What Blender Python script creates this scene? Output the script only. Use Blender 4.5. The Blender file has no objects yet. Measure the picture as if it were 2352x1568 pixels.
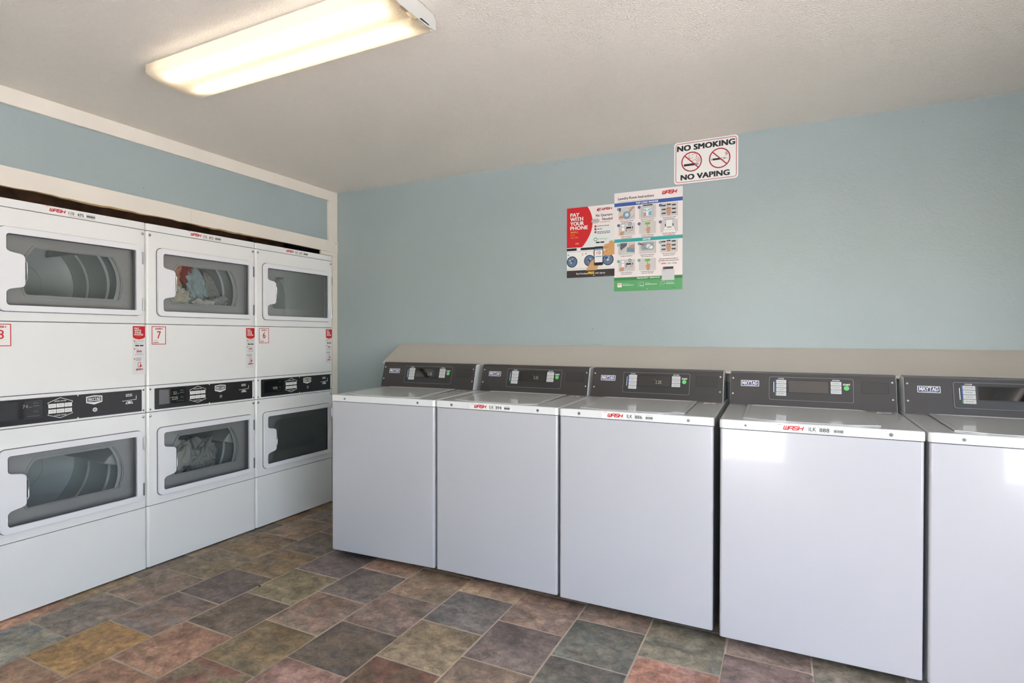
import bpy, bmesh, math, random
from mathutils import Vector, Matrix, noise
from mathutils.geometry import tessellate_polygon

# ------------------------------------------------------------------ camera, world, light, exposure
SC = bpy.context.scene
COL = SC.collection
SC.view_settings.view_transform = 'Standard'
SC.view_settings.look = 'None'
SC.view_settings.gamma = 1.0
SC.view_settings.use_curve_mapping = False
SC.view_settings.exposure = 1.08
SC.cycles.use_denoising = True
SC.cycles.max_bounces = 10
SC.cycles.diffuse_bounces = 6
SC.cycles.glossy_bounces = 4
SC.cycles.transparent_max_bounces = 12
SC.cycles.sample_clamp_indirect = 6.0
SC.cycles.caustics_reflective = False
SC.cycles.caustics_refractive = False

F_PX = 1268.84
YAW, PITCH, ROLL = math.radians(26.0892), math.radians(0.501), math.radians(0.0689)
cam_d = bpy.data.cameras.new('camera')
cam_d.sensor_width = 36.0
cam_d.lens = 36.0 * F_PX / 2352
cam = bpy.data.objects.new('camera', cam_d)
COL.objects.link(cam)
d = Vector((-math.sin(YAW), math.cos(YAW), 0)); r = Vector((math.cos(YAW), math.sin(YAW), 0)); u = Vector((0, 0, 1))
d2 = d * math.cos(PITCH) - u * math.sin(PITCH); u2 = u * math.cos(PITCH) + d * math.sin(PITCH)
r3 = r * math.cos(ROLL) + u2 * math.sin(ROLL); u3 = u2 * math.cos(ROLL) - r * math.sin(ROLL)
M = Matrix((r3, u3, -d2)).transposed().to_4x4()
M.translation = Vector((3.0795, -3.1796, 1.2613))
cam.matrix_world = M
SC.camera = cam

W = bpy.data.worlds.new('world'); SC.world = W
W.use_nodes = True
wn = W.node_tree.nodes; wl = W.node_tree.links
bg = wn['Background']
sky = wn.new('ShaderNodeTexSky')
sky.sky_type = 'NISHITA'; sky.sun_disc = False
sky.sun_elevation = math.radians(48); sky.sun_rotation = math.radians(200)
sky.air_density = 1.0; sky.dust_density = 2.5; sky.ozone_density = 1.2
wl.new(sky.outputs[0], bg.inputs[0])
bg.inputs[1].default_value = 0.9

sun_d = bpy.data.lights.new('sun', 'SUN'); sun_d.energy = 29.0; sun_d.angle = math.radians(0.6)
sun_d.color = (1.0, 0.98, 0.96)
sun = bpy.data.objects.new('sun', sun_d); COL.objects.link(sun)
sun.rotation_euler = (math.radians(-5), math.radians(-14), 0)      # high, from behind the building

# daylight openings in the rear wall: (x0, x1, z0, z1); the portals only guide sampling, they give off nothing
REAR_Y = -4.38
RIGHT_X = 4.6
DOOR = (2.48, 3.15, 0.0, 2.08)
SIDE = (-4.25, -1.95, 0.0, 2.10)          # wide unseen right-wall opening, added to light the dryers: (y0, y1, z0, z1)
def portal(loc, rot, w, h):
    l = bpy.data.lights.new('portal', 'AREA'); l.shape = 'RECTANGLE'
    l.size = w; l.size_y = h; l.cycles.is_portal = True
    o = bpy.data.objects.new('portal', l); COL.objects.link(o)
    o.location = loc; o.rotation_euler = rot
    return o
portal(((DOOR[0] + DOOR[1]) / 2, REAR_Y - .02, DOOR[3] / 2), (math.radians(90), 0, 0), DOOR[1] - DOOR[0], DOOR[3])
portal((RIGHT_X + .02, (SIDE[0] + SIDE[1]) / 2, SIDE[3] / 2), (math.radians(90), 0, math.radians(90)), SIDE[1] - SIDE[0], SIDE[3])
TUBE_POWER = 3.3

# ------------------------------------------------------------------ materials
def srgb(c):
    f = lambda v: v / 12.92 if v <= 0.04045 else ((v + 0.055) / 1.055) ** 2.4
    return tuple(f(v / 255.0) for v in c) + (1.0,)
MATS = {}
def mat(name, color=(200, 200, 200), rough=0.5, metal=0.0, spec=0.5, coat=0.0, bump=None, var=None, emit=None, coat_rough=0.05):
    """bump=(scale, strength, detail); var=(scale, amount)"""
    if name in MATS: return MATS[name]
    m = bpy.data.materials.new(name); m.use_nodes = True
    n, l = m.node_tree.nodes, m.node_tree.links
    b = n['Principled BSDF']
    col = srgb(color)
    b.inputs['Base Color'].default_value = col
    b.inputs['Roughness'].default_value = rough
    b.inputs['Metallic'].default_value = metal
    b.inputs['Specular IOR Level'].default_value = spec
    b.inputs['Coat Weight'].default_value = coat
    b.inputs['Coat Roughness'].default_value = coat_rough
    if var or bump:
        tc = n.new('ShaderNodeTexCoord')
    if var:
        nz = n.new('ShaderNodeTexNoise'); nz.inputs['Scale'].default_value = var[0]; nz.inputs['Detail'].default_value = 4
        l.new(tc.outputs['Object'], nz.inputs['Vector'])
        mp = n.new('ShaderNodeMapRange'); mp.inputs[1].default_value = 0.3; mp.inputs[2].default_value = 0.7
        mp.inputs[3].default_value = 1 - var[1]; mp.inputs[4].default_value = 1 + var[1]
        l.new(nz.outputs[0], mp.inputs[0])
        mx = n.new('ShaderNodeVectorMath'); mx.operation = 'SCALE'; mx.inputs[0].default_value = col[:3]
        l.new(mp.outputs[0], mx.inputs['Scale']); l.new(mx.outputs[0], b.inputs['Base Color'])
    if bump:
        nb = n.new('ShaderNodeTexNoise'); nb.inputs['Scale'].default_value = bump[0]; nb.inputs['Detail'].default_value = bump[2]
        l.new(tc.outputs['Object'], nb.inputs['Vector'])
        bp = n.new('ShaderNodeBump'); bp.inputs['Strength'].default_value = bump[1]; bp.inputs['Distance'].default_value = 0.01
        l.new(nb.outputs[0], bp.inputs['Height']); l.new(bp.outputs[0], b.inputs['Normal'])
    if emit:
        b.inputs['Emission Color'].default_value = srgb(emit[0]); b.inputs['Emission Strength'].default_value = emit[1]
    MATS[name] = m
    return m

ENAMEL_DIM = mat('dimmed_white_enamel', (190, 190, 193), rough=0.24, spec=.5, coat=0.45, coat_rough=0.05, var=(3, 0.01))  # white darkened in its colour to tone down strong light on washer fronts
ENAMEL = mat('white_enamel', (238, 238, 235), rough=0.28, coat=0.5, coat_rough=0.06, var=(3, 0.01))
TROFFER = mat('lamp_channel_enamel', (168, 150, 126), rough=.6)
DECKE = mat('deck_enamel', (230, 230, 228), rough=0.22, coat=.8, coat_rough=0.04)
PLASTIC = mat('white_plastic', (236, 236, 238), rough=0.3, coat=0.3)
CONSOLE = mat('charcoal_panel', (58, 54, 53), rough=0.38, bump=(900, 0.05, 2))
CONSOLE2 = mat('charcoal_inset', (50, 49, 49), rough=0.3)
CONTROL = mat('black_panel', (44, 43, 44), rough=0.25, bump=(900, 0.03, 2))
SCREEN = mat('display_glass', (22, 20, 22), rough=0.06, coat=1.0)
DARK = mat('dark_gap', (28, 27, 27), rough=0.8)
SEAM_SHADE = mat('grey_seam_shade', (96, 96, 94), rough=0.7)  # grey for the painted shadow line round the doors and the lid seam
CHROME = mat('chrome', (200, 200, 200), rough=0.18, metal=1.0)
STEEL = mat('drum_steel', (214, 220, 217), rough=0.38, metal=0.0, var=(5, 0.06))
BULK = mat('grey_bulkhead', (208, 207, 205), rough=0.5)
WHITE = mat('print_white', (238, 237, 232), rough=0.45)
PAPER = mat('poster_white', (236, 228, 224), rough=0.4)
RED = mat('print_red', (205, 30, 38), rough=0.4)
DRED = mat('print_dark_red', (170, 28, 34), rough=0.4)
BLACK = mat('print_black', (28, 27, 30), rough=0.45)
GREYP = mat('print_grey', (120, 120, 122), rough=0.5)
LGREY = mat('print_light_grey', (200, 201, 200), rough=0.5)
BLUE = mat('print_blue', (52, 92, 160), rough=0.4)
NAVY = mat('print_navy', (36, 52, 110), rough=0.4)
TEAL = mat('print_teal', (52, 165, 160), rough=0.4)
GREEN = mat('print_green', (92, 165, 105), rough=0.4)
DGREEN = mat('print_dark_green', (60, 132, 76), rough=0.4)
LGREEN = mat('print_light_green', (120, 195, 90), rough=0.4)
YELLOW = mat('print_yellow', (240, 200, 60), rough=0.4)
ORANGE = mat('print_orange', (236, 140, 60), rough=0.4)
SKIN = mat('print_skin', (196, 150, 118), rough=0.5)
SKIN2 = mat('print_tan_hand', (206, 160, 105), rough=0.5)
SKYB = mat('print_sky_blue', (120, 170, 205), rough=0.5)
PALEB = mat('print_pale_blue', (205, 222, 222), rough=0.5)
LEDGREEN = mat('lcd_digits', (150, 165, 140), rough=0.4)
STARTG = mat('start_green', (96, 205, 110), rough=0.4)

def paint_material(name, color, bump_scale, bump_strength, rough, specks=0.0, blotch=0.03, wave=1.4):
    m = bpy.data.materials.new(name); m.use_nodes = True
    n, l = m.node_tree.nodes, m.node_tree.links
    b = n['Principled BSDF']; tc = n.new('ShaderNodeTexCoord')
    col = srgb(color)
    big = n.new('ShaderNodeTexNoise'); big.inputs['Scale'].default_value = 1.1; big.inputs['Detail'].default_value = 3
    l.new(tc.outputs['Object'], big.inputs['Vector'])
    mp = n.new('ShaderNodeMapRange'); mp.inputs[1].default_value = .3; mp.inputs[2].default_value = .7
    mp.inputs[3].default_value = 1 - blotch; mp.inputs[4].default_value = 1 + blotch
    l.new(big.outputs[0], mp.inputs[0])
    sc = n.new('ShaderNodeVectorMath'); sc.operation = 'SCALE'; sc.inputs[0].default_value = col[:3]
    l.new(mp.outputs[0], sc.inputs['Scale'])
    out = sc.outputs[0]
    if specks:
        v = n.new('ShaderNodeTexVoronoi'); v.inputs['Scale'].default_value = 16
        l.new(tc.outputs['Object'], v.inputs['Vector'])
        lt = n.new('ShaderNodeMath'); lt.operation = 'LESS_THAN'; lt.inputs[1].default_value = 0.055
        l.new(v.outputs['Distance'], lt.inputs[0])
        nn = n.new('ShaderNodeTexNoise'); nn.inputs['Scale'].default_value = 2.3
        l.new(tc.outputs['Object'], nn.inputs['Vector'])
        gt = n.new('ShaderNodeMath'); gt.operation = 'GREATER_THAN'; gt.inputs[1].default_value = 0.60
        l.new(nn.outputs[0], gt.inputs[0])
        mu = n.new('ShaderNodeMath'); mu.operation = 'MULTIPLY'; l.new(lt.outputs[0], mu.inputs[0]); l.new(gt.outputs[0], mu.inputs[1])
        m2 = n.new('ShaderNodeMath'); m2.operation = 'MULTIPLY'; l.new(mu.outputs[0], m2.inputs[0]); m2.inputs[1].default_value = specks
        mx = n.new('ShaderNodeMix'); mx.data_type = 'RGBA'
        l.new(m2.outputs[0], mx.inputs[0]); l.new(out, mx.inputs[6]); mx.inputs[7].default_value = srgb((70, 84, 84))
        out = mx.outputs[2]
    l.new(out, b.inputs['Base Color'])
    b.inputs['Roughness'].default_value = rough
    nb = n.new('ShaderNodeTexNoise'); nb.inputs['Scale'].default_value = bump_scale; nb.inputs['Detail'].default_value = 3
    l.new(tc.outputs['Object'], nb.inputs['Vector'])
    nv = n.new('ShaderNodeTexNoise'); nv.inputs['Scale'].default_value = bump_scale * 0.12; nv.inputs['Detail'].default_value = 2
    l.new(tc.outputs['Object'], nv.inputs['Vector'])
    ad = n.new('ShaderNodeMath'); ad.operation = 'MULTIPLY_ADD'; l.new(nv.outputs[0], ad.inputs[0]); ad.inputs[1].default_value = wave
    l.new(nb.outputs[0], ad.inputs[2])
    bp = n.new('ShaderNodeBump'); bp.inputs['Strength'].default_value = bump_strength; bp.inputs['Distance'].default_value = 0.006
    l.new(ad.outputs[0], bp.inputs['Height']); l.new(bp.outputs[0], b.inputs['Normal'])
    MATS[name] = m
    return m
WALLP = paint_material('blue_grey_wall_paint', (162, 175, 175), 95, 0.22, 0.36, specks=0.5)
CEILP = paint_material('textured_ceiling_paint', (234, 226, 215), 160, .8, 0.32, wave=.6)
TRIMP = mat('cream_trim_paint', (232, 225, 212), rough=0.42, bump=(40, 0.12, 3), var=(4, 0.03))
LEDGEP = mat('beige_ledge_paint', (196, 188, 178), rough=0.4, bump=(30, 0.1, 3), var=(2.5, 0.03))
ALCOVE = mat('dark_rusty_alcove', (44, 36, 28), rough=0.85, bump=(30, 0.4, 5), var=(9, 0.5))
RAWWOOD = mat('raw_wood_edge', (176, 146, 104), rough=0.8, bump=(60, 0.5, 5))
CONCRETE = mat('pale_concrete', (190, 187, 186), rough=0.9, var=(2, 0.06))

def glass_material():
    m = bpy.data.materials.new('smoked_glass'); m.use_nodes = True
    n, l = m.node_tree.nodes, m.node_tree.links
    n.remove(n['Principled BSDF'])
    o = n['Material Output']
    t = n.new('ShaderNodeBsdfTransparent'); t.inputs[0].default_value = (0.87, 0.875, 0.87, 1)
    g = n.new('ShaderNodeBsdfGlossy'); g.inputs['Roughness'].default_value = 0.16; g.inputs['Color'].default_value = (1, 1, 1, 1)
    f = n.new('ShaderNodeFresnel'); f.inputs[0].default_value = 1.5
    mx = n.new('ShaderNodeMixShader')
    l.new(f.outputs[0], mx.inputs[0]); l.new(t.outputs[0], mx.inputs[1]); l.new(g.outputs[0], mx.inputs[2])
    l.new(mx.outputs[0], o.inputs['Surface'])
    MATS['smoked_glass'] = m
    return m
GLASS = glass_material()

def lens_material():
    """prismatic acrylic lens over two tubes: it glows where the tubes are close behind it"""
    m = bpy.data.materials.new('lit_acrylic_lens'); m.use_nodes = True
    n, l = m.node_tree.nodes, m.node_tree.links
    n.remove(n['Principled BSDF']); o = n['Material Output']
    tc = n.new('ShaderNodeTexCoord')
    wv = n.new('ShaderNodeTexVoronoi'); wv.inputs['Scale'].default_value = 160; wv.feature = 'F1'
    l.new(tc.outputs['Object'], wv.inputs['Vector'])
    bp = n.new('ShaderNodeBump'); bp.inputs['Strength'].default_value = 0.5; bp.inputs['Distance'].default_value = 0.003
    l.new(wv.outputs['Distance'], bp.inputs['Height'])
    tr = n.new('ShaderNodeBsdfTranslucent'); tr.inputs[0].default_value = (0.96, 0.90, 0.81, 1)
    l.new(bp.outputs[0], tr.inputs['Normal'])
    ts = n.new('ShaderNodeBsdfTransparent'); ts.inputs[0].default_value = (0.95, 0.93, 0.88, 1)
    gl = n.new('ShaderNodeBsdfGlossy'); gl.inputs['Roughness'].default_value = 0.25; l.new(bp.outputs[0], gl.inputs['Normal'])
    m1 = n.new('ShaderNodeMixShader'); m1.inputs[0].default_value = 0.05
    l.new(tr.outputs[0], m1.inputs[1]); l.new(ts.outputs[0], m1.inputs[2])
    m2 = n.new('ShaderNodeMixShader'); m2.inputs[0].default_value = 0.06
    l.new(m1.outputs[0], m2.inputs[1]); l.new(gl.outputs[0], m2.inputs[2])
    l.new(m2.outputs[0], o.inputs['Surface'])
    MATS['lit_acrylic_lens'] = m
    return m
LENS = lens_material()
def tube_material():
    m = bpy.data.materials.new('fluorescent_tube'); m.use_nodes = True
    n, l = m.node_tree.nodes, m.node_tree.links
    n.remove(n['Principled BSDF'])
    e = n.new('ShaderNodeEmission'); e.inputs[0].default_value = (1.0, 0.88, 0.70, 1); e.inputs[1].default_value = TUBE_POWER
    l.new(e.outputs[0], n['Material Output'].inputs['Surface'])
    return m
TUBE = tube_material()

# ------------------------------------------------------------------ mesh helpers
FLATTEN = {'cabinet', 'deck', 'lid', 'door', 'top_cap', 'upper_front_panel', 'service_panel', 'control_frame', 'lower_front_panel', 'kick_panel', 'console', 'control_panel', 'board'}
class MB:
    def __init__(s, M=None):
        s.v, s.f, s.m, s.mats = [], [], [], []
        s.M = M or Matrix.Identity(4)
    def mi(s, m):
        if m not in s.mats: s.mats.append(m)
        return s.mats.index(m)
    def add(s, verts, faces, m, M=None):
        o = len(s.v); T = s.M @ M if M is not None else s.M
        s.v += [T @ Vector(p) for p in verts]
        k = s.mi(m)
        for f in faces: s.f.append([i + o for i in f]); s.m.append(k)
    def box(s, a, b, m, M=None):
        (x0, y0, z0), (x1, y1, z1) = a, b
        v = [(x, y, z) for z in (z0, z1) for y in (y0, y1) for x in (x0, x1)]
        s.add(v, [(0, 2, 3, 1), (4, 5, 7, 6), (0, 1, 5, 4), (2, 6, 7, 3), (0, 4, 6, 2), (1, 3, 7, 5)], m, M)
    def prism(s, poly, h0, h1, m, axes='xy', holes=(), M=None):
        """extrude a polygon (with holes) lying in the axes plane from h0 to h1 along the third axis"""
        loops = [list(poly)] + [list(h) for h in holes]
        pts = [p for lp in loops for p in lp]
        def to(p, h):
            if axes == 'xy': return (p[0], p[1], h)
            if axes == 'xz': return (p[0], h, p[1])
            if axes == 'yz': return (h, p[0], p[1])
        n = len(pts)
        if holes:
            tris = tessellate_polygon([[Vector((p[0], p[1], 0)) for p in lp] for lp in loops])
            tris = [tuple(t) for t in tris]
        else:
            tris = [tuple(range(n))]
        v = [to(p, h0) for p in pts] + [to(p, h1) for p in pts]
        fs = [t[::-1] for t in tris] + [tuple(i + n for i in t) for t in tris]
        o = 0
        for lp in loops:
            k = len(lp)
            for i in range(k):
                j = (i + 1) % k
                fs.append((o + i, o + j, o + j + n, o + i + n))
            o += k
        s.add(v, fs, m, M)
    def cyl(s, c, r0, h0, h1, m, axis='z', seg=16, r1=None, M=None):
        r1 = r0 if r1 is None else r1
        v = []
        for (rr, h) in ((r0, h0), (r1, h1)):
            for i in range(seg):
                a = 2 * math.pi * i / seg
                p, q = c[0] + rr * math.cos(a), c[1] + rr * math.sin(a)
                v.append({'z': (p, q, h), 'y': (p, h, q), 'x': (h, p, q)}[axis])
        f = [tuple(range(seg))[::-1], tuple(range(seg, 2 * seg))]
        for i in range(seg): f.append((i, (i + 1) % seg, seg + (i + 1) % seg, seg + i))
        s.add(v, f, m, M)
    def tube(s, pts, rad, m, seg=8, M=None):
        pts = [Vector(p) for p in pts]; v = []; n = len(pts)
        for i, p in enumerate(pts):
            t = (pts[min(i + 1, n - 1)] - pts[max(i - 1, 0)]).normalized()
            a = t.orthogonal().normalized() if i == 0 else (a - t * a.dot(t)).normalized()
            b = t.cross(a)
            for k in range(seg):
                w = 2 * math.pi * k / seg
                v.append(p + (a * math.cos(w) + b * math.sin(w)) * rad)
        f = [tuple(range(seg))[::-1], tuple(range((n - 1) * seg, n * seg))]
        for i in range(n - 1):
            for k in range(seg):
                f.append((i * seg + k, i * seg + (k + 1) % seg, (i + 1) * seg + (k + 1) % seg, (i + 1) * seg + k))
        s.add(v, f, m, M)
    def dome(s, c, rad, h, m, axis='x', seg=12, M=None):
        v = []; rings = 4
        for j in range(rings):
            t = j / rings * math.pi / 2
            for i in range(seg):
                a = 2 * math.pi * i / seg
                p, q, z = c[0] + rad * math.cos(t) * math.cos(a), c[1] + rad * math.cos(t) * math.sin(a), c[2] + h * math.sin(t)
                v.append({'z': (p, q, z), '-y': (p, z, q), 'x': (z, p, q)}[axis] if axis != '-y' else (p, c[2] - h * math.sin(t), q))
        z = c[2] + h
        v.append({'z': (c[0], c[1], z), 'x': (z, c[0], c[1])}.get(axis, (c[0], c[2] - h, c[1])))
        f = []
        for j in range(rings - 1):
            for i in range(seg): f.append((j * seg + i, j * seg + (i + 1) % seg, (j + 1) * seg + (i + 1) % seg, (j + 1) * seg + i))
        for i in range(seg): f.append(((rings - 1) * seg + i, (rings - 1) * seg + (i + 1) % seg, rings * seg))
        s.add(v, f, m, M)
    def build(s, name, parent=None, bevel=0.0, smooth=True, angle=35, bseg=2):
        me = bpy.data.meshes.new(name)
        me.from_pydata([tuple(p) for p in s.v], [], s.f)
        for m in s.mats: me.materials.append(m)
        me.polygons.foreach_set('material_index', s.m)
        bm = bmesh.new(); bm.from_mesh(me)
        bmesh.ops.recalc_face_normals(bm, faces=bm.faces)
        bm.to_mesh(me); bm.free()
        if smooth:
            me.shade_smooth(); me.set_sharp_from_angle(angle=math.radians(angle))
        me.update()
        o = bpy.data.objects.new(name, me); COL.objects.link(o)
        if parent: o.parent = parent
        if bevel:
            b = o.modifiers.new('bevel', 'BEVEL'); b.width = bevel; b.segments = bseg
            b.limit_method = 'ANGLE'; b.angle_limit = math.radians(40)
        if smooth and name in FLATTEN:
            w = o.modifiers.new('weighted', 'WEIGHTED_NORMAL'); w.keep_sharp = True; w.weight = 60
        return o

def rrect(x0, y0, x1, y1, rad, seg=5):
    if not isinstance(rad, (tuple, list)): rad = (rad,) * 4
    out = []
    for (cx, cy, a0, rr) in ((x1 - rad[0], y1 - rad[0], 0, rad[0]), (x0 + rad[1], y1 - rad[1], 90, rad[1]),
                             (x0 + rad[2], y0 + rad[2], 180, rad[2]), (x1 - rad[3], y0 + rad[3], 270, rad[3])):
        if rr <= 0: out.append((cx, cy)); continue
        for i in range(seg + 1):
            a = math.radians(a0 + 90 * i / seg)
            out.append((cx + rr * math.cos(a), cy + rr * math.sin(a)))
    return out

# --- lettering: the built-in face turned into flat outlines
_TC = {}
def glyphs(text, bold=0.0):
    key = text
    if key not in _TC:
        cu = bpy.data.curves.new('t', 'FONT'); cu.body = text; cu.size = 1.0; cu.offset = 0.0
        cu.resolution_u = 3; cu.fill_mode = 'BOTH'; cu.space_character = 1.04
        ob = bpy.data.objects.new('t', cu); COL.objects.link(ob)
        me = bpy.data.meshes.new_from_object(ob)
        v = [tuple(p.co) for p in me.vertices]; f = [tuple(p.vertices) for p in me.polygons]
        bpy.data.objects.remove(ob); bpy.data.curves.remove(cu); bpy.data.meshes.remove(me)
        xs = [p[0] for p in v] or [0, 1]; ys = [p[1] for p in v] or [0, 1]
        _TC[key] = (v, f, min(xs), max(xs), min(ys), max(ys))
    return _TC[key]

class Face:
    """flat print on a surface: local (a, b) across and up, n out of it"""
    def __init__(s, mb, O, A, B, off=0.0006):
        s.mb, s.O, s.A, s.B = mb, Vector(O), Vector(A).normalized(), Vector(B).normalized()
        s.N = s.A.cross(s.B).normalized(); s.off = off
        s.T = Matrix((s.A, s.B, s.N)).transposed().to_4x4(); s.T.translation = s.O
    def poly(s, pts, m, lv=1, holes=(), up=0.0):
        h = s.off * lv + up
        s.mb.prism(pts, h, h + s.off * 0.5, m, 'xy', holes, s.T)
    def rect(s, a0, b0, a1, b1, m, lv=1, r=0):
        s.poly(rrect(a0, b0, a1, b1, r, 4) if r else [(a0, b0), (a1, b0), (a1, b1), (a0, b1)], m, lv)
    def frame(s, a0, b0, a1, b1, t, m, lv=1, r=0):
        if r: s.poly(rrect(a0, b0, a1, b1, r, 5), m, lv, [rrect(a0 + t, b0 + t, a1 - t, b1 - t, max(r - t, 0.0005), 5)])
        else:
            s.rect(a0, b0, a1, b0 + t, m, lv); s.rect(a0, b1 - t, a1, b1, m, lv)
            s.rect(a0, b0 + t, a0 + t, b1 - t, m, lv); s.rect(a1 - t, b0 + t, a1, b1 - t, m, lv)
    def disc(s, a, b, rad, m, lv=1, seg=20, inner=0):
        c = [(a + rad * math.cos(2 * math.pi * i / seg), b + rad * math.sin(2 * math.pi * i / seg)) for i in range(seg)]
        hs = [[(a + inner * math.cos(2 * math.pi * i / seg), b + inner * math.sin(2 * math.pi * i / seg)) for i in range(seg)]] if inner else ()
        s.poly(c, m, lv, hs)
    def stroke(s, pts, t, m, lv=1):
        for i, (p, q) in enumerate(zip(pts[:-1], pts[1:])):
            dx, dy = q[0] - p[0], q[1] - p[1]; L = math.hypot(dx, dy) or 1e-6
            nx, ny = -dy / L * t / 2, dx / L * t / 2; ex, ey = dx / L * t * .3, dy / L * t * .3
            s.poly([(p[0] - ex + nx, p[1] - ey + ny), (p[0] - ex - nx, p[1] - ey - ny), (q[0] + ex - nx, q[1] + ey - ny), (q[0] + ex + nx, q[1] + ey + ny)], m, lv, (), .00003 * (i % 4))
    def text(s, t, a0, b0, a1, b1, m, lv=1, bold=0.0, shear=0.0, keep=False, align='l'):
        """fit the text into the rectangle (a0,b0)-(a1,b1); keep = natural proportions at the height"""
        v, f, x0, x1, y0, y1 = glyphs(t, bold)
        sy = (b1 - b0) / (y1 - y0); sx = sy if keep else (a1 - a0 - abs(shear) * (b1 - b0)) / (x1 - x0)
        off = a0
        if keep:
            w = (x1 - x0) * sx
            off = {'l': a0, 'c': (a0 + a1 - w) / 2, 'r': a1 - w}[align]
        h = s.off * lv
        w = bold * (b1 - b0) * 1.6          # heavier letters: the same outline laid down a few times, slightly shifted
        sh = [(0, 0)] if bold < .008 else [(-w, 0), (w, 0), (0, w * .45), (0, -w * .45)] if bold < .03 else [(-w, -w * .4), (w, -w * .4), (w, w * .4), (-w, w * .4), (0, 0)]
        for i, (ex, ey) in enumerate(sh):
            s.mb.add([(off + (p[0] - x0) * sx + shear * (p[1] - y0) * sy + ex, b0 + (p[1] - y0) * sy + ey, h + .00004 * i) for p in v], f, m, s.T)
    def lines(s, a0, a1, b, pitch, n, m, lv=1, th=0.0012, seed=1, align='l'):
        """rows of print too small to read"""
        rd = random.Random(seed)
        for i in range(n):
            w = (a1 - a0) * rd.uniform(.72, 1.0); x = a0 if align == 'l' else (a0 + a1 - w) / 2; e = x + w
            while x < e:
                k = min(rd.uniform(.25, .9) * pitch * 1.6 + th, e - x)
                s.rect(x, b - i * pitch, x + k, b - i * pitch + th, m, lv); x += k + th * .8
    def wash(s, a0, b0, a1, b1, m, lv=1):
        """the slanted four-letter laundry company logo, built from strokes on a 4 x 1 grid"""
        H = b1 - b0; sh = .22 * H; cw = (a1 - a0 - sh) / 4.0; t = .235 * H
        def S(k, pts):
            q = [(a0 + k * cw + (x * .82) * cw + sh * y, b0 + t / 2 + y * (H - t)) for x, y in pts]
            s.stroke(q, t, m, lv)
        S(0, [(.0, 1), (.0, .12), (.12, 0), (.92, 0), (1, .12), (1, 1)]); S(0, [(.5, .0), (.5, 1)])
        S(1, [(0, 0), (0, .8), (.25, 1), (1, 1), (1, 0)]); S(1, [(0, .42), (1, .42)])
        S(2, [(1, 1), (.12, 1), (0, .88), (0, .62), (.12, .5), (.88, .5), (1, .38), (1, .12), (.88, 0), (0, 0)])
        S(3, [(0, 0), (0, 1)]); S(3, [(1, 0), (1, 1)]); S(3, [(0, .5), (1, .5)])
    def maytag(s, a0, b0, a1, b1, m, lv=1):
        """slab-serif lettering built from strokes"""
        n = 6; cw = (a1 - a0) / n; H = b1 - b0; t = .20 * cw; th = .13 * H
        L = {'M': [[(0, 0), (0, 1)], [(0, 1), (.5, .2), (1, 1)], [(1, 1), (1, 0)]], 'A': [[(0, 0), (.5, 1), (1, 0)], [(.22, .35), (.78, .35)]],
             'Y': [[(0, 1), (.5, .45), (1, 1)], [(.5, .45), (.5, 0)]], 'T': [[(0, 1), (1, 1)], [(.5, 1), (.5, 0)]],
             'G': [[(1, .8), (.8, 1), (.2, 1), (0, .75), (0, .25), (.2, 0), (.85, 0), (1, .15), (1, .45), (.6, .45)]]}
        ser = {'M': [0, 1], 'A': [0, 1], 'Y': [.5], 'T': [.5], 'G': []}
        for i, ch in enumerate('MAYTAG'):
            x = a0 + i * cw + .1 * cw; w = cw * .76
            for st in L[ch]: s.stroke([(x + p * w, b0 + th / 2 + q * (H - th)) for p, q in st], t * 1.15, m, lv)
            for p in ser[ch]: s.rect(x + p * w - t * .9, b0, x + p * w + t * .9, b0 + th, m, lv)
            for p in ({'M': [0, 1], 'Y': [0, 1]}.get(ch, [])): s.rect(x + p * w - t * .9, b1 - th, x + p * w + t * .9, b1, m, lv)
    def barcode(s, a0, b0, a1, b1, m, lv=1, seed=3):
        rd = random.Random(seed); x = a0; w = (a1 - a0) / 34
        while x < a1 - w:
            k = w * rd.choice((.6, 1, 1.6)); s.rect(x, b0, min(x + k, a1), b1, m, lv); x += k + w * rd.choice((.5, .8))

# ------------------------------------------------------------------ object helpers
def props(o, label=None, cat=None, group=None, kind=None):
    if label: o['label'] = label
    if cat: o['category'] = cat
    if group: o['group'] = group
    if kind: o['kind'] = kind
    return o
def thing(name, label, cat, loc=(0, 0, 0), rz=0.0, group=None):
    o = bpy.data.objects.new(name, None); COL.objects.link(o)
    o.empty_display_size = 0.1
    o.location = loc; o.rotation_euler = (0, 0, rz)
    return props(o, label, cat, group)
def struct(name, mb, **k):
    return props(mb.build(name, **k), kind='structure')
def copy_tree(o, parent=None):
    c = o.copy(); COL.objects.link(c)
    if parent: c.parent = parent
    for ch in list(o.children): copy_tree(ch, c)
    return c

# ------------------------------------------------------------------ room shell
CEIL = 2.362
BACK = 0.055
mb = MB(); mb.box((-1.0, BACK, -0.05), (RIGHT_X + .1, BACK + .12, CEIL + .1), WALLP); struct('wall_back', mb)
mb = MB(); mb.box((-1.0, REAR_Y - .12, CEIL), (RIGHT_X + .1, BACK + .1, CEIL + .1), CEILP); struct('ceiling', mb)
mb = MB()
mb.prism([(REAR_Y - .12, -.05), (BACK + .1, -.05), (BACK + .1, CEIL + .05), (REAR_Y - .12, CEIL + .05)], RIGHT_X, RIGHT_X + .12, WALLP, 'yz',
         [[(SIDE[0], -.049), (SIDE[1], -.049), (SIDE[1], SIDE[3]), (SIDE[0], SIDE[3])]])
struct('wall_right', mb)
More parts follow.
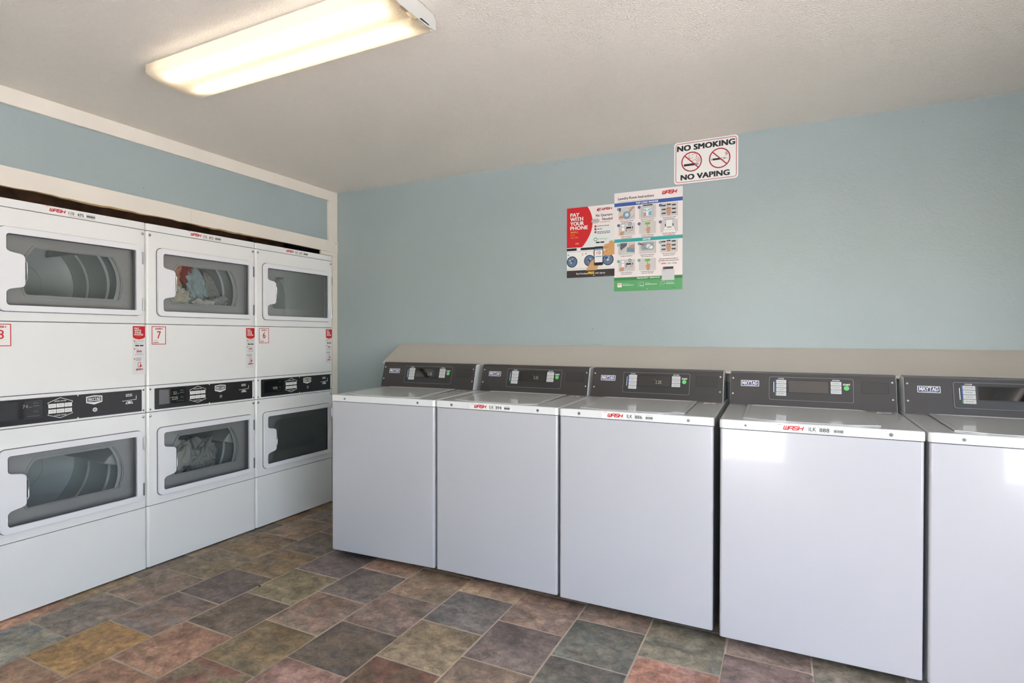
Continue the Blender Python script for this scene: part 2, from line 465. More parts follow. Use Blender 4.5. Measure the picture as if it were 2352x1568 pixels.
# rear wall with its openings
mb = MB()
mb.prism([(-1.0, -.05), (RIGHT_X, -.05), (RIGHT_X, CEIL + .05), (-1.0, CEIL + .05)], REAR_Y - .12, REAR_Y, WALLP, 'xz',
         [[(a, max(c, -.049)) for a, c in ((q[0], q[2]), (q[1], q[2]), (q[1], q[3]), (q[0], q[3]))] for q in (DOOR,)])
struct('wall_rear', mb)
# left side: wall above the dryers, alcove behind them, solid wall nearer the camera
DY0 = -2.058
mb = MB()
mb.box((-.14, DY0 - .02, 1.99), (-.02, BACK, CEIL), WALLP)
mb.box((-.14, REAR_Y, -.02), (-.0205, DY0 - .021, CEIL), WALLP)
struct('wall_left', mb)
mb = MB()
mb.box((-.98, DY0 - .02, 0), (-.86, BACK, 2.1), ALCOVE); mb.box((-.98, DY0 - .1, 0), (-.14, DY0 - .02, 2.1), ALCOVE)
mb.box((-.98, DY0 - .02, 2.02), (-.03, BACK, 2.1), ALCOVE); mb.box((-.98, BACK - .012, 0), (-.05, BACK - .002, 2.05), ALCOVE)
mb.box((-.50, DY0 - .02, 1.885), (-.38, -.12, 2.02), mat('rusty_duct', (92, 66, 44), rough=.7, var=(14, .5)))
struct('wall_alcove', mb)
# trims
mb = MB(); mb.box((-.02, REAR_Y + .002, 2.287), (0.0, .054, CEIL), TRIMP); struct('trim_1', mb, bevel=.002)
mb = MB(); mb.box((-.021, -.034, 1.975), (-.001, .054, 2.288), TRIMP); struct('trim_2', mb, bevel=.002)
mb = MB()
Y0, Y1 = DY0 - .02, .054
rd = random.Random(4)
top = [(Y1, 1.984), (Y0, 2.012)]
bot = []
n = 60
for i in range(n + 1):
    y = Y0 + (Y1 - Y0) * i / n
    z = 1.9265 + (1.902 - 1.9265) * (i / n)
    if -2.1 < y < -.75: z += rd.uniform(-.0035, .002)
    bot.append((y, z))
mb.prism(top + bot, -.018, .002, TRIMP, 'yz')
mb.prism([(p[0], p[1] + .001) for p in bot[:44]] + [(p[0], p[1] - .0045 + .003 * math.sin(p[0] * 9)) for p in reversed(bot[:44])], -.017, -.003, RAWWOOD, 'yz')
mb.box((-.019, -1.12, 1.92), (.0024, -1.1185, 1.998), LGREY)
mb.dome((.036, 1.972, .002), .004, .002, GREYP, 'x')
struct('trim_3', mb)
mb = MB()
mb.box((-.018, -.113, 1.874), (.0, .054, 1.9025), TRIMP)
mb.box((-.02, .004, 0.0), (-.001, .054, 1.8735), TRIMP)
struct('trim_4', mb, bevel=.0015)

# sloping ledge over the back of the washers
t = thing('sloping_ledge', 'long beige painted sloping board on the wall behind the washers', 'ledge', (0.597, BACK, 0))
mb = MB(Matrix.Translation((-0.597, -BACK, 0)))
X1 = RIGHT_X - .005
prof = [(BACK - .001, 1.210), (-.138, 1.088), (-.143, 1.074), (-.131, 1.077), (BACK - .001, 1.194)]
v = [(0.597, p[0], p[1]) for p in prof] + [(X1, p[0], p[1] - (.008 if p[1] > 1.15 else .004)) for p in prof]
mb.add(v, [(0, 1, 2, 3, 4), (5, 6, 7, 8, 9)] + [(i, (i + 1) % 5, 5 + (i + 1) % 5, 5 + i) for i in range(5)], LEDGEP)
mb.build('board', t, bevel=.0015)
mb = MB(Matrix.Translation((-0.597, -BACK, 0)))
mb.box((.9, BACK - .06, 1.02), (X1, BACK - .001, 1.165), LEDGEP)
mb.build('wall_cleat', t)

# ------------------------------------------------------------------ slate floor
def slate_material():
    m = bpy.data.materials.new('slate_tiles'); m.use_nodes = True
    n, l = m.node_tree.nodes, m.node_tree.links
    b = n['Principled BSDF']
    a1 = n.new('ShaderNodeAttribute'); a1.attribute_name = 'tile_a'
    a2 = n.new('ShaderNodeAttribute'); a2.attribute_name = 'tile_b'
    a3 = n.new('ShaderNodeAttribute'); a3.attribute_name = 'tile_seed'
    tc = n.new('ShaderNodeTexCoord')
    ad = n.new('ShaderNodeVectorMath'); ad.operation = 'MULTIPLY_ADD'; ad.inputs[1].default_value = (9, 9, 9)
    l.new(a3.outputs['Vector'], ad.inputs[0]); l.new(tc.outputs['Object'], ad.inputs[2])
    def nz(scale, det, rough=.6, dist=0.0, vec=None):
        x = n.new('ShaderNodeTexNoise'); x.inputs['Scale'].default_value = scale; x.inputs['Detail'].default_value = det
        x.inputs['Roughness'].default_value = rough; x.inputs['Distortion'].default_value = dist
        l.new(vec or ad.outputs[0], x.inputs['Vector']); return x
    mp = n.new('ShaderNodeMapping'); mp.inputs['Scale'].default_value = (0.8, 1.25, 1); mp.inputs['Rotation'].default_value = (0, 0, 0.9)
    l.new(ad.outputs[0], mp.inputs['Vector'])
    big = nz(6, 6, .65, 1.2, mp.outputs[0])
    r1 = n.new('ShaderNodeMapRange'); r1.inputs[1].default_value = .46; r1.inputs[2].default_value = .56
    l.new(big.outputs[0], r1.inputs[0])
    mx = n.new('ShaderNodeMix'); mx.data_type = 'RGBA'
    l.new(r1.outputs[0], mx.inputs[0]); l.new(a1.outputs['Color'], mx.inputs[6]); l.new(a2.outputs['Color'], mx.inputs[7])
    fine = nz(24, 12, .82, .4)
    r2 = n.new('ShaderNodeMapRange'); r2.inputs[1].default_value = .32; r2.inputs[2].default_value = .68
    r2.inputs[3].default_value = .38; r2.inputs[4].default_value = 1.85
    l.new(fine.outputs[0], r2.inputs[0])
    sc = n.new('ShaderNodeVectorMath'); sc.operation = 'SCALE'
    l.new(mx.outputs[2], sc.inputs[0]); l.new(r2.outputs[0], sc.inputs['Scale'])
    med = nz(7.5, 5, .62, .8, mp.outputs[0])
    r5 = n.new('ShaderNodeMapRange'); r5.inputs[1].default_value = .36; r5.inputs[2].default_value = .64; r5.inputs[3].default_value = .72; r5.inputs[4].default_value = 1.25
    l.new(med.outputs[0], r5.inputs[0])
    sc0 = sc; sc = n.new('ShaderNodeVectorMath'); sc.operation = 'SCALE'; l.new(sc0.outputs[0], sc.inputs[0]); l.new(r5.outputs[0], sc.inputs['Scale'])
    # thin pale scratches and mineral flecks
    vn = nz(9, 5, .6, 2.5)
    ab = n.new('ShaderNodeMath'); ab.operation = 'SUBTRACT'; ab.inputs[1].default_value = .5; l.new(vn.outputs[0], ab.inputs[0])
    ab2 = n.new('ShaderNodeMath'); ab2.operation = 'ABSOLUTE'; l.new(ab.outputs[0], ab2.inputs[0])
    lt = n.new('ShaderNodeMapRange'); lt.inputs[1].default_value = 0.0; lt.inputs[2].default_value = .006; lt.inputs[3].default_value = .5; lt.inputs[4].default_value = 0
    l.new(ab2.outputs[0], lt.inputs[0])
    gate = nz(14, 2); g2 = n.new('ShaderNodeMapRange'); g2.inputs[1].default_value = .52; g2.inputs[2].default_value = .6
    l.new(gate.outputs[0], g2.inputs[0])
    ml = n.new('ShaderNodeMath'); ml.operation = 'MULTIPLY'; l.new(lt.outputs[0], ml.inputs[0]); l.new(g2.outputs[0], ml.inputs[1])
    m3 = n.new('ShaderNodeMix'); m3.data_type = 'RGBA'; l.new(ml.outputs[0], m3.inputs[0]); l.new(sc.outputs[0], m3.inputs[6]); m3.inputs[7].default_value = srgb((190, 176, 156))
    # grout film that hides parts of the tiles' edges, and scuffs
    l.new(m3.outputs[2], b.inputs['Base Color'])
    rr = n.new('ShaderNodeMapRange'); rr.inputs[3].default_value = .42; rr.inputs[4].default_value = .68; l.new(fine.outputs[0], rr.inputs[0])
    l.new(rr.outputs[0], b.inputs['Roughness'])
    b.inputs['Specular IOR Level'].default_value = .35
    bp = n.new('ShaderNodeBump'); bp.inputs['Strength'].default_value = .55; bp.inputs['Distance'].default_value = .004
    hs = n.new('ShaderNodeMath'); hs.operation = 'MULTIPLY_ADD'; hs.inputs[1].default_value = 2.0
    l.new(big.outputs[0], hs.inputs[0]); l.new(fine.outputs[0], hs.inputs[2]); l.new(hs.outputs[0], bp.inputs['Height'])
    l.new(bp.outputs[0], b.inputs['Normal'])
    return m
SLATE = slate_material()
GROUT = mat('sandy_grout', (186, 168, 148), rough=.9, bump=(200, .4, 3), var=(7, .16))
TILES = {  # (column, row): two hues of the stone
 (-1,-1): ((100,92,78),(112,98,80)), (-1,0): ((112,98,82),(120,104,86)), (-1,1): ((108,96,86),(118,104,90)), (-1,2): ((146,124,86),(128,110,90)), (-1,3): ((164,124,100),(136,108,92)),
 (0,-1): ((124,104,74),(116,90,66)), (0,0): ((112,100,82),(122,106,80)), (0,1): ((132,110,96),(112,100,88)), (0,2): ((110,102,96),(126,112,100)), (0,3): ((142,138,122),(112,116,122)),
 (1,-2): ((76,68,70),(90,80,76)), (1,-1): ((84,76,74),(104,92,78)), (1,0): ((120,98,68),(104,90,70)), (1,1): ((86,78,78),(98,86,80)), (1,2): ((108,98,96),(126,104,92)), (1,3): ((168,130,76),(152,116,76)), (1,4): ((166,124,98),(150,120,96)),
 (2,-1): ((82,75,76),(92,80,78)), (2,0): ((124,112,84),(108,100,76)), (2,1): ((92,82,72),(106,90,76)), (2,2): ((162,124,100),(142,104,84)), (2,3): ((164,124,98),(150,114,92)),
 (3,-2): ((122,96,78),(104,88,74)), (3,-1): ((120,100,80),(130,98,80)), (3,0): ((96,88,84),(112,100,90)), (3,1): ((132,106,92),(112,98,84)), (3,2): ((104,92,68),(124,102,70)), (3,3): ((128,82,70),(126,112,88)),
 (4,-2): ((126,104,80),(118,96,76)), (4,-1): ((122,106,86),(130,104,84)), (4,0): ((120,98,90),(104,92,84)), (4,1): ((82,72,60),(74,68,66)), (4,2): ((160,126,118),(140,108,98)),
 (5,-1): ((138,114,90),(122,98,84)), (5,0): ((84,86,86),(104,96,92)), (5,1): ((134,118,92),(118,104,84)), (5,2): ((112,74,60),(98,80,60)),
 (6,-2): ((124,100,80),(106,86,74)), (6,-1): ((132,108,92),(112,94,86)), (6,0): ((92,82,80),(102,90,84)), (6,1): ((118,104,90),(130,112,96)),
 (7,-1): ((112,90,76),(96,82,72)), (7,0): ((80,88,82),(94,92,82)), (7,1): ((76,80,78),(90,88,80)),
 (8,-1): ((114,108,90),(94,96,86)), (8,0): ((172,134,124),(156,110,92)), (9,-1): ((110,94,86),(124,106,96)), (9,0): ((116,98,94),(104,90,88)),
 (10,-1): ((118,114,102),(128,118,104)), (10,0): ((112,96,90),(98,88,84)),
}
POOL = list(TILES.values())
SUBDUED = [c for c in POOL if max(c[0]) < 130]
FLOORK = 1.45
def floor():
    mb = MB()
    mb.box((-1.0, REAR_Y - .12, -.08), (RIGHT_X + .1, BACK + .1, -.0008), GROUT)
    gcount = len(mb.f)
    cols = [(Vector((0, 0, 0)), Vector((0, 0, 0)), Vector((0, 0, 0)))] * gcount
    rd = random.Random(11)
    for k in range(-3, 17):
        xs = .088 + .31 * k; xe = xs + .31
        for rr in range(-5, 17):
            ye = (-1.005 if k % 2 == 0 else -.84) - .31 * rr; ys = ye - .31
            if ys > BACK + .05 or ye < REAR_Y or xs > RIGHT_X: continue
            a, b_ = TILES.get((k, rr)) or rd.choice(SUBDUED if rr < -1 else POOL)
            if rd.random() < .35 and (k, rr) not in TILES: a, b_ = b_, a
            g = rd.uniform(.0014, .0030)
            j = lambda: rd.uniform(-.0012, .0012)
            rad = [rd.choice((.002, .003, .004, .014 if rd.random() < .12 else .003)) for _ in range(4)]
            poly = rrect(xs + g + j(), ys + g + j(), xe - g + j(), min(ye - g + j(), BACK - .001), rad, 3)
            if poly[0][1] <= poly[-1][1]: continue
            h = rd.uniform(-.0006, .0009)
            n0 = len(mb.f)
            c = ((xs + xe) / 2, (ys + ye) / 2)
            inner = [(c[0] + (p[0] - c[0]) * .982, c[1] + (p[1] - c[1]) * .982) for p in poly]
            N = len(poly)
            v = [(p[0], p[1], -.002) for p in poly] + [(p[0], p[1], h - .0014) for p in poly] + [(p[0], p[1], h) for p in inner]
            f = [tuple(range(2 * N, 3 * N))]
            for i in range(N):
                q = (i + 1) % N
                f += [(i, q, N + q, N + i), (N + i, N + q, 2 * N + q, 2 * N + i)]
            mb.add(v, f, SLATE)
            sd = Vector((rd.random(), rd.random(), rd.random()))
            mean = Vector(srgb((116, 102, 88))[:3])
            ca = Vector(srgb(a)[:3]).lerp(mean, .28) * FLOORK; cb = Vector(srgb(b_)[:3]).lerp(mean, .28) * FLOORK
            cols += [(ca, cb, sd)] * (len(mb.f) - n0)
    fv = [len(f) for f in mb.f]
    o = mb.build('floor', angle=50)
    me = o.data
    at = [me.attributes.new(nm, 'FLOAT_VECTOR' if nm == 'tile_seed' else 'FLOAT_COLOR', 'FACE') for nm in ('tile_a', 'tile_b', 'tile_seed')]
    buf = [[], [], []]
    for ca, cb, sd in cols:
        buf[0] += [*ca, 1.0]; buf[1] += [*cb, 1.0]; buf[2] += list(sd)
    at[0].data.foreach_set('color', buf[0]); at[1].data.foreach_set('color', buf[1]); at[2].data.foreach_set('vector', buf[2])
    props(o, kind='structure')
floor()

# outside, beyond the door and windows
mb = MB(); mb.box((-14, -30, -.12), (20, REAR_Y - .12, -.03), CONCRETE); mb.box((RIGHT_X + .12, REAR_Y - .12, -.12), (20, 14, -.03), CONCRETE)
struct('ground', mb)
mb = MB(); mb.box((-14, -15, -.1), (20, -14.7, 1.9), mat('pale_stucco', (196, 186, 172), rough=.9))
struct('wall_yard', mb)

# window frames and door frame in the rear wall
def opening_trim(name, q):
    x0, x1, z0, z1 = q
    mb = MB(); w = .05
    mb.box((x0 - w, REAR_Y - .13, z0 - (w if z0 > .1 else 0)), (x0, REAR_Y + .012, z1 + w), TRIMP)
    mb.box((x1, REAR_Y - .13, z0 - (w if z0 > .1 else 0)), (x1 + w, REAR_Y + .012, z1 + w), TRIMP)
    mb.box((x0, REAR_Y - .13, z1), (x1, REAR_Y + .012, z1 + w), TRIMP)
    if z0 > .1:
        mb.box((x0, REAR_Y - .13, z0 - w), (x1, REAR_Y + .012, z0), TRIMP)
        xm = (x0 + x1) / 2; mb.box((xm - .015, REAR_Y - .08, z0), (xm + .015, REAR_Y - .05, z1), TRIMP)
    return struct(name, mb)
opening_trim('door_1', DOOR)
mb = MB()
for y in (SIDE[0] - .05, SIDE[1]): mb.box((RIGHT_X - .012, y, 0), (RIGHT_X + .13, y + .05, SIDE[3] + .05), TRIMP)
mb.box((RIGHT_X - .012, SIDE[0], SIDE[3]), (RIGHT_X + .13, SIDE[1], SIDE[3] + .05), TRIMP)
struct('side_light_opening', mb)  # frame of the unseen side opening added for its daylight

# ------------------------------------------------------------------ fluorescent ceiling lights
def ceiling_light(label, loc, chipped=True):
    t = thing('ceiling_light', label, 'ceiling light', loc, group=None)
    L, Wd = 1.215, .252          # length along x, width along y; origin at the middle, on the ceiling
    x0, x1 = -L / 2, L / 2; y0, y1 = -Wd / 2, Wd / 2
    mb = MB()
    mb.box((x0 + .004, y0 + .03, -.015), (x1 - .004, y1 - .03, -.0005), TROFFER)
    mb.prism([(-.03, -.0155), (.03, -.0155), (0.018, -.032), (-.018, -.032)], x0 + .006, x1 - .006, TROFFER, 'yz')
    mb.build('housing', t)
    # end plates
    for xa, xb in ((x1, x1 + .002),) if True else ():
        mb = MB()
        mb.prism([(y0, -.018), (y0 + .022, -.003), (y1 - .02, -.003), (y1, -.016), (y1, -.050), (y1 - .05, -.060), (y0 + .05, -.066), (y0, -.052)], xa, xb, mat('end_plate_enamel', (184, 184, 178), rough=.4), 'yz')
        mb.build('end_plate', t, bevel=.0006)
    # wrap-around lens: thin shell, open at the top
    mb = MB()
    prof = [(y0 + .001, -.016), (y0 + .001, -.044), (y0 + .006, -.051), (y0 + .05, -.061), (0, -.066), (y1 - .05, -.061), (y1 - .006, -.052), (y1 - .001, -.044), (y1 - .001, -.018)]
    n = len(prof)
    v = [(x0, p[0], p[1]) for p in prof] + [(x1 - .012, p[0], p[1]) for p in prof]
    mb.add(v, [(i, i + 1, n + i + 1, n + i) for i in range(n - 1)] + [tuple(range(n))], LENS)
    o = mb.build('diffuser', t, angle=60)
    o['label'] = 'glowing ribbed acrylic diffuser'
    mb = MB()   # pale rim along the diffuser edges
    for y in (y1 - .0025,): mb.box((x0, y, -.047), (x1 - .01, y + .0025, -.043), PLASTIC)
    mb.build('diffuser_rim', t)
    for y in (-.060, .060):
        mb = MB(); mb.cyl((y, -.036), .0110, x0 + .045, x1 - .06, TUBE, 'x', 14)
        mb.build('lamp_tube', t)
    if chipped:
        mb = MB()
        mb.prism([(0, -.048), (.03, -.055), (.03, -.049), (.012, -.046)], x1 - .014, x1 - .004, mat('clear_acrylic_chip', (240, 238, 214), rough=.15), 'yz')
        mb.prism([(.03, -.058), (.085, -.054), (.085, -.050), (.04, -.051)], x1 - .0015, x1 + .0025, DARK, 'yz')
        mb.build('cracked_corner', t)
    return t
LX, LY = (.79 + 2.0) / 2, -1.708
ceiling_light('long fluorescent ceiling light with a glowing ribbed diffuser, cracked at its right end', (LX, LY, CEIL))

# ------------------------------------------------------------------ stacked dryers
DW = .686
BARREL_C, BARREL_R = .38, .212
def barrel(zc, lo=-.083, hi=.134, grow=0.0, seg=14):
    R = BARREL_R + grow; lo -= grow; hi += grow
    a0, a1 = math.asin(lo / R), math.asin(hi / R)
    pts = []
    for i in range(seg + 1):
        a = a0 + (a1 - a0) * i / seg; pts.append((BARREL_C + R * math.cos(a), zc + R * math.sin(a)))
    for i in range(seg + 1):
        a = a1 + (a0 - a1) * i / seg; pts.append((BARREL_C - R * math.cos(a), zc + R * math.sin(a)))
    # soften the corners a touch
    return pts
RC = .012
def panel(mb, z0, z1, m, hole=None, depth=.03):
    """dryer front panel facing +X with rounded vertical edges; local y = across"""
    y0, y1 = .0015, DW - .0015
    arc = lambda yc, s: [(yc + s * RC * math.sin(a), -RC + RC * math.cos(a)) for a in [math.pi / 2 * i / 5 for i in range(6)]]
    left = [(y0, -depth)] + arc(y0 + RC, -1)[::-1]
    right = arc(y1 - RC, 1) + [(y1, -depth)]
    for seq in (left, right):
        v = [(p[1], p[0], z) for z in (z0, z1) for p in seq]; n = len(seq)
        mb.add(v, [(i, i + 1, n + i + 1, n + i) for i in range(n - 1)], m)
    # front
    poly = [(y0 + RC, z0), (y1 - RC, z0), (y1 - RC, z1), (y0 + RC, z1)]
    loops = [poly] + ([hole] if hole else [])
    pts = [p for lp in loops for p in lp]
    tr = tessellate_polygon([[Vector((p[0], p[1], 0)) for p in lp] for lp in loops]) if hole else [(0, 1, 2, 3)]
    mb.add([(0, p[0], p[1]) for p in pts], [tuple(t) for t in tr], m)
    if hole:
        n = len(hole)
        mb.add([(0, p[0], p[1]) for p in hole] + [(-depth, p[0], p[1]) for p in hole], [(i, (i + 1) % n, n + (i + 1) % n, n + i) for i in range(n)], m)
    cap = left + right
    for z in (z0, z1): mb.add([(p[1], p[0], z) for p in cap], [tuple(range(len(cap)))], m)
def tab_outline(z0):
    """the glass opening with the handle tab biting into its left side; z0 = bottom of the glass"""
    r_ = .006
    a, b, top = .083, .627, z0 + .316
    tab = [(a, z0 + .250), (a + .003, z0 + .243), (a + .012, z0 + .237), (a + .030, z0 + .233), (a + .050, z0 + .230), (a + .061, z0 + .225), (a + .0665, z0 + .217),
           (a + .068, z0 + .208), (a + .068, z0 + .100), (a + .0665, z0 + .091), (a + .060, z0 + .083), (a + .048, z0 + .079), (a + .030, z0 + .076), (a + .012, z0 + .071), (a + .003, z0 + .064), (a, z0 + .056)]
    return [(a + .01, top), (a + .004, top - .003), (a, top - .012)] + tab + [(a, z0 + .012), (a + .004, z0 + .003), (a + .01, z0),
            (b - r_, z0), (b - .001, z0 + .001), (b, z0 + r_), (b, top - r_), (b - .001, top - .001), (b - r_, top)]

def dryer_section(t, zb, which, pane_label=None):
    """one door with its drum; zb = bottom of the door"""
    zg = zb + .0275; zc = zg + .137
    door = MB()
    door.prism(rrect(.055, zb, .658, zb + .3725, .026, 6), .0005, .017, PLASTIC, 'yz', [tab_outline(zg)])
    dr = door.build('door', t, bevel=.003)
    dr['label'] = which + ' white dryer door'
    mb = MB(); mb.prism(rrect(.0525, zb - .0025, .6605, zb + .375, .028, 6), .0001, .003, SEAM_SHADE, 'yz', [rrect(.09, zb + .03, .62, zb + .34, .01, 4)])  # thin grey strip standing in for the shadow round the door
    mb.build('door_shadow_line', dr)
    mb = MB(); mb.prism(rrect(.078, zg - .006, .632, zg + .322, .008, 3), .002, .007, GLASS, 'yz')
    mb.build('glass_pane', dr)['label'] = 'smoked grey glass'
    # handle pocket lip, the chrome wire of the latch
    mb = MB()
    za, zz = zg + .108, zg + .205
    mb.tube([(.010, .1495, zz), (.010, .156, zz - .002), (.010, .1605, zz - .012), (.010, .161, (za + zz) / 2), (.010, .1605, za + .012), (.010, .156, za + .002), (.010, .1495, za)], .0016, CHROME)
    mb.prism([(.1512, za + .006), (.157, za + .01), (.157, zz - .01), (.1512, zz - .006)], .0085, .0095, mat('blue_grey_tape', (70, 84, 96), rough=.4), 'yz')
    mb.build('latch', dr)
    for k in (0, 1):
        mb = MB(); zh = zb + (.272, .026)[k]
        mb.cyl((.0175, .6595), .0048, zh, zh + .066, CHROME, 'z', 10)
        mb.box((.0005, .656, zh + .003), (.006, .664, zh + .063), CHROME)
        mb.build('hinge', dr)
    # bulkhead behind the glass with the barrel shaped mouth
    mb = MB()
    mb.prism(rrect(.06, zb + .004, .66, zb + .368, .01, 3), -.062, -.056, BULK, 'yz', [barrel(zc)])
    # raised pressing around the mouth and corner ribs
    mb.prism(barrel(zc, grow=.012), -.0565, -.050, BULK, 'yz', [barrel(zc, grow=.004)])
    for (ya, yb, dz) in ((.60, .645, .19), (.61, .65, .11), (.60, .645, .05)):
        mb.box((-.0565, ya, zc - .16 + dz), (-.053, yb, zc - .155 + dz), BULK)
    mb.box((-.06, .052, zb + .004), (-.029, .060, zb + .368), BULK); mb.box((-.06, .654, zb + .004), (-.029, .664, zb + .368), BULK)
    mb.box((-.06, .052, zb), (-.029, .664, zb + .006), BULK); mb.box((-.06, .052, zb + .366), (-.029, .664, zb + .372), BULK)
    mb.build('bulkhead', t)
    # drum: open cylinder with a back, ribs and three vanes
    mb = MB(); R = .262; yc, zd = BARREL_C - .03, zc + .002; seg = 48
    xs = [(-.066, .225), (-.072, R), (-.20, R), (-.205, R - .010), (-.222, R - .010), (-.227, R), (-.40, R), (-.405, R - .008), (-.42, R - .008), (-.425, R), (-.56, R), (-.57, R - .02), (-.575, .12), (-.56, .11), (-.56, 0.001)]
    v = []
    for (x, rr) in xs:
        for i in range(seg):
            a = 2 * math.pi * i / seg; v.append((x, yc + rr * math.cos(a), zd + rr * math.sin(a)))
    mb.add(v, [(j * seg + i, j * seg + (i + 1) % seg, (j + 1) * seg + (i + 1) % seg, (j + 1) * seg + i) for j in range(len(xs) - 1) for i in range(seg)], STEEL)
    dm = mb.build('drum', t, angle=25)
    ph0 = .9 if which == 'upper' else .25
    for k in range(3):
        a = ph0 + k * 2 * math.pi / 3; mb = MB()
        T = Matrix.Translation((0, yc, zd)) @ Matrix.Rotation(a, 4, 'X')
        v = []
        for x in (-.09, -.54):
            w = .05 if x > -.3 else .035; h = .085 if x > -.3 else .07
            v += [(x, R - .001, -w), (x, R - h * .6, -w * .45), (x, R - h, 0), (x, R - h * .6, w * .45), (x, R - .001, w)]
        mb.add(v, [(0, 1, 2, 3, 4), (5, 6, 7, 8, 9)] + [(i, i + 1, 6 + i, 5 + i) for i in range(4)], STEEL, T)
        mb.build('drum_vane', dm, bevel=.008)

def stacked_dryer(y0, number, asset, label, screen, group='stacked dryers along the left wall'):
    t = thing('stacked_dryer', label, 'dryer', (0, y0, 0), 0, group)
    # body: sides, top, back, dark liner behind the seams
    mb = MB()
    mb.box((-.72, .002, .012), (-.028, .006, 1.868), ENAMEL); mb.box((-.72, DW - .006, .012), (-.028, DW - .002, 1.868), ENAMEL)
    mb.box((-.72, .002, 1.862), (-.03, DW - .002, 1.868), ENAMEL); mb.box((-.72, .002, .012), (-.715, DW - .002, 1.868), ENAMEL)
    mb.box((-.72, .002, .012), (-.03, DW - .002, .018), DARK)
    holes = [rrect(.06, zb + .004, .656, zb + .368, .01, 3) for zb in (1.3715, .3855)]
    mb.prism([(.0045, .03), (DW - .0045, .03), (DW - .0045, 1.866), (.0045, 1.866)], -.0305, -.012, DARK, 'yz', holes)
    mb.build('cabinet', t)
    for k, (x, y) in enumerate(((-.06, .05), (-.06, DW - .05), (-.66, .05), (-.66, DW - .05))):
        mb = MB(); mb.cyl((x, y), .018, .0, .014, DARK, 'z', 12); mb.build('foot', t)
    g = .0017
    mb = MB(); panel(mb, 1.831 + g, 1.870, ENAMEL); cap = mb.build('top_cap', t)
    mb = MB(); panel(mb, 1.327 + g, 1.831 - g, ENAMEL, rrect(.064, 1.376, .652, 1.739, .012, 4)); up = mb.build('upper_front_panel', t)
    mb = MB(); panel(mb, .994 + g, 1.327 - g, ENAMEL); mid = mb.build('service_panel', t)
    mb = MB(); panel(mb, .849 + g, .994 - g, ENAMEL); cf = mb.build('control_frame', t)
    mb = MB(); panel(mb, .340 + g, .849 - g, ENAMEL, rrect(.064, .390, .652, .753, .012, 4)); lo = mb.build('lower_front_panel', t)
    mb = MB(); panel(mb, .009, .340 - g, ENAMEL); mb.build('kick_panel', t)
    for pnl, spots in ((up, ((.019, 1.809), (.668, 1.809))), (lo, ((.019, .828), (.668, .828)))):
        for (s_, z) in spots:
            mb = MB(); mb.cyl((s_, z), .0075, 0, .0012, CHROME, 'x', 14); mb.dome((s_, z, .001), .006, .0035, CHROME, 'x')
            mb.build('screw', pnl)
    for (s_, z) in ((.019, .973), (.019, .864), (.669, .973), (.669, .864)):
        mb = MB(); mb.cyl((s_, z), .0045, 0, .0012, GREYP, 'x', 12); mb.dome((s_, z, .001), .0035, .0015, BLACK, 'x'); mb.build('screw', cf)
    # control panel
    mb = MB(); mb.prism(rrect(.041, .861, .659, .9765, .004, 3), .0002, .003, CONTROL, 'yz'); cp = mb.build('control_panel', t)
    X = .003
    def F(mb, off=.0004): return Face(mb, (X, 0, 0), (0, 1, 0), (0, 0, 1), off)
    mb = MB(); f = F(mb)
    f.rect(.0615, .8835, .2205, .9685, BLACK, 1, .002); f.rect(.0635, .8855, .2185, .9665, SCREEN, 2, .002)
    if screen[0]:
        f.text(screen[0], .142, .934, .162, .950, LEDGREEN, 4, .01)
        f.rect(.166, .937, .178, .9385, LEDGREEN, 4); f.rect(.182, .941, .205, .9425, LEDGREEN, 4)
    if screen[1]:
        f.text(screen[1], .135, .904, .168, .922, LEDGREEN, 4, .01); f.rect(.125, .917, .134, .9185, LEDGREEN, 4)
    f.lines(.182, .205, .956, .005, 2, GREYP, 4, .0012); f.lines(.182, .205, .918, .005, 2, GREYP, 4, .0012); f.rect(.160, .895, .205, .8962, GREYP, 4)
    mb.build('display', cp)['label'] = 'dark display window'
    mb = MB(); f = F(mb); c = .288; w = .049
    st = .0022
    f.stroke([(c - w, .944), (c - w, .950), (c, .9695), (c + w, .950), (c + w, .944)], st, WHITE)
    f.text('UPPER DRYER', c - .024, .9515, c + .024, .9565, WHITE, 1, .02); mb.build('upper_button_frame', cp)
    mb = MB(); f = F(mb)
    f.stroke([(c - w, .896), (c - w, .892), (c, .8745), (c + w, .892), (c + w, .896)], st, WHITE)
    f.text('LOWER DRYER', c - .024, .885, c + .024, .890, WHITE, 1, .02)
    mb.build('lower_button_frame', cp)
    words = (('HIGH', 'MED', 'LOW'), ('HIGH', 'MED', 'LOW'))
    for row, zr in enumerate((.924, .898)):
        for kx in range(3):
            mb = MB(); f = F(mb); a = c - w + .001 + kx * .0325
            f.rect(a, zr, a + .0305, zr + .019, WHITE, 1, .0015)
            f.lines(a + .005, a + .026, zr + .0115, .0045, 2, GREYP, 3, .0012, seed=kx + row * 3, align='c')
            mb.build('button', cp)
    mb = MB(); f = F(mb); a, b_, e = .396, .468, .964
    f.poly([(a, .932), ((a + b_) / 2, .9215), (b_, .932), (b_, e - .001), ((a + b_) / 2, e + .003), (a, e - .001)], WHITE, 1)
    f.poly([(a + .005, .9365), ((a + b_) / 2, .933), (b_ - .005, .9365), (b_ - .005, e - .006), ((a + b_) / 2, e - .003), (a + .005, e - .006)], CONTROL, 2)
    f.maytag(a + .009, .9435, b_ - .009, .9555, WHITE, 3); f.rect(a + .009, .9385, b_ - .009, .9415, WHITE, 3)
    mb.build('badge', cp)['label'] = 'white shield badge reading MAYTAG'
    mb = MB(); mb.cyl((.432, .896), .0105, X, X + .006, CHROME, 'x', 18); mb.cyl((.432, .896), .0062, X + .006, X + .0075, GREYP, 'x', 14)
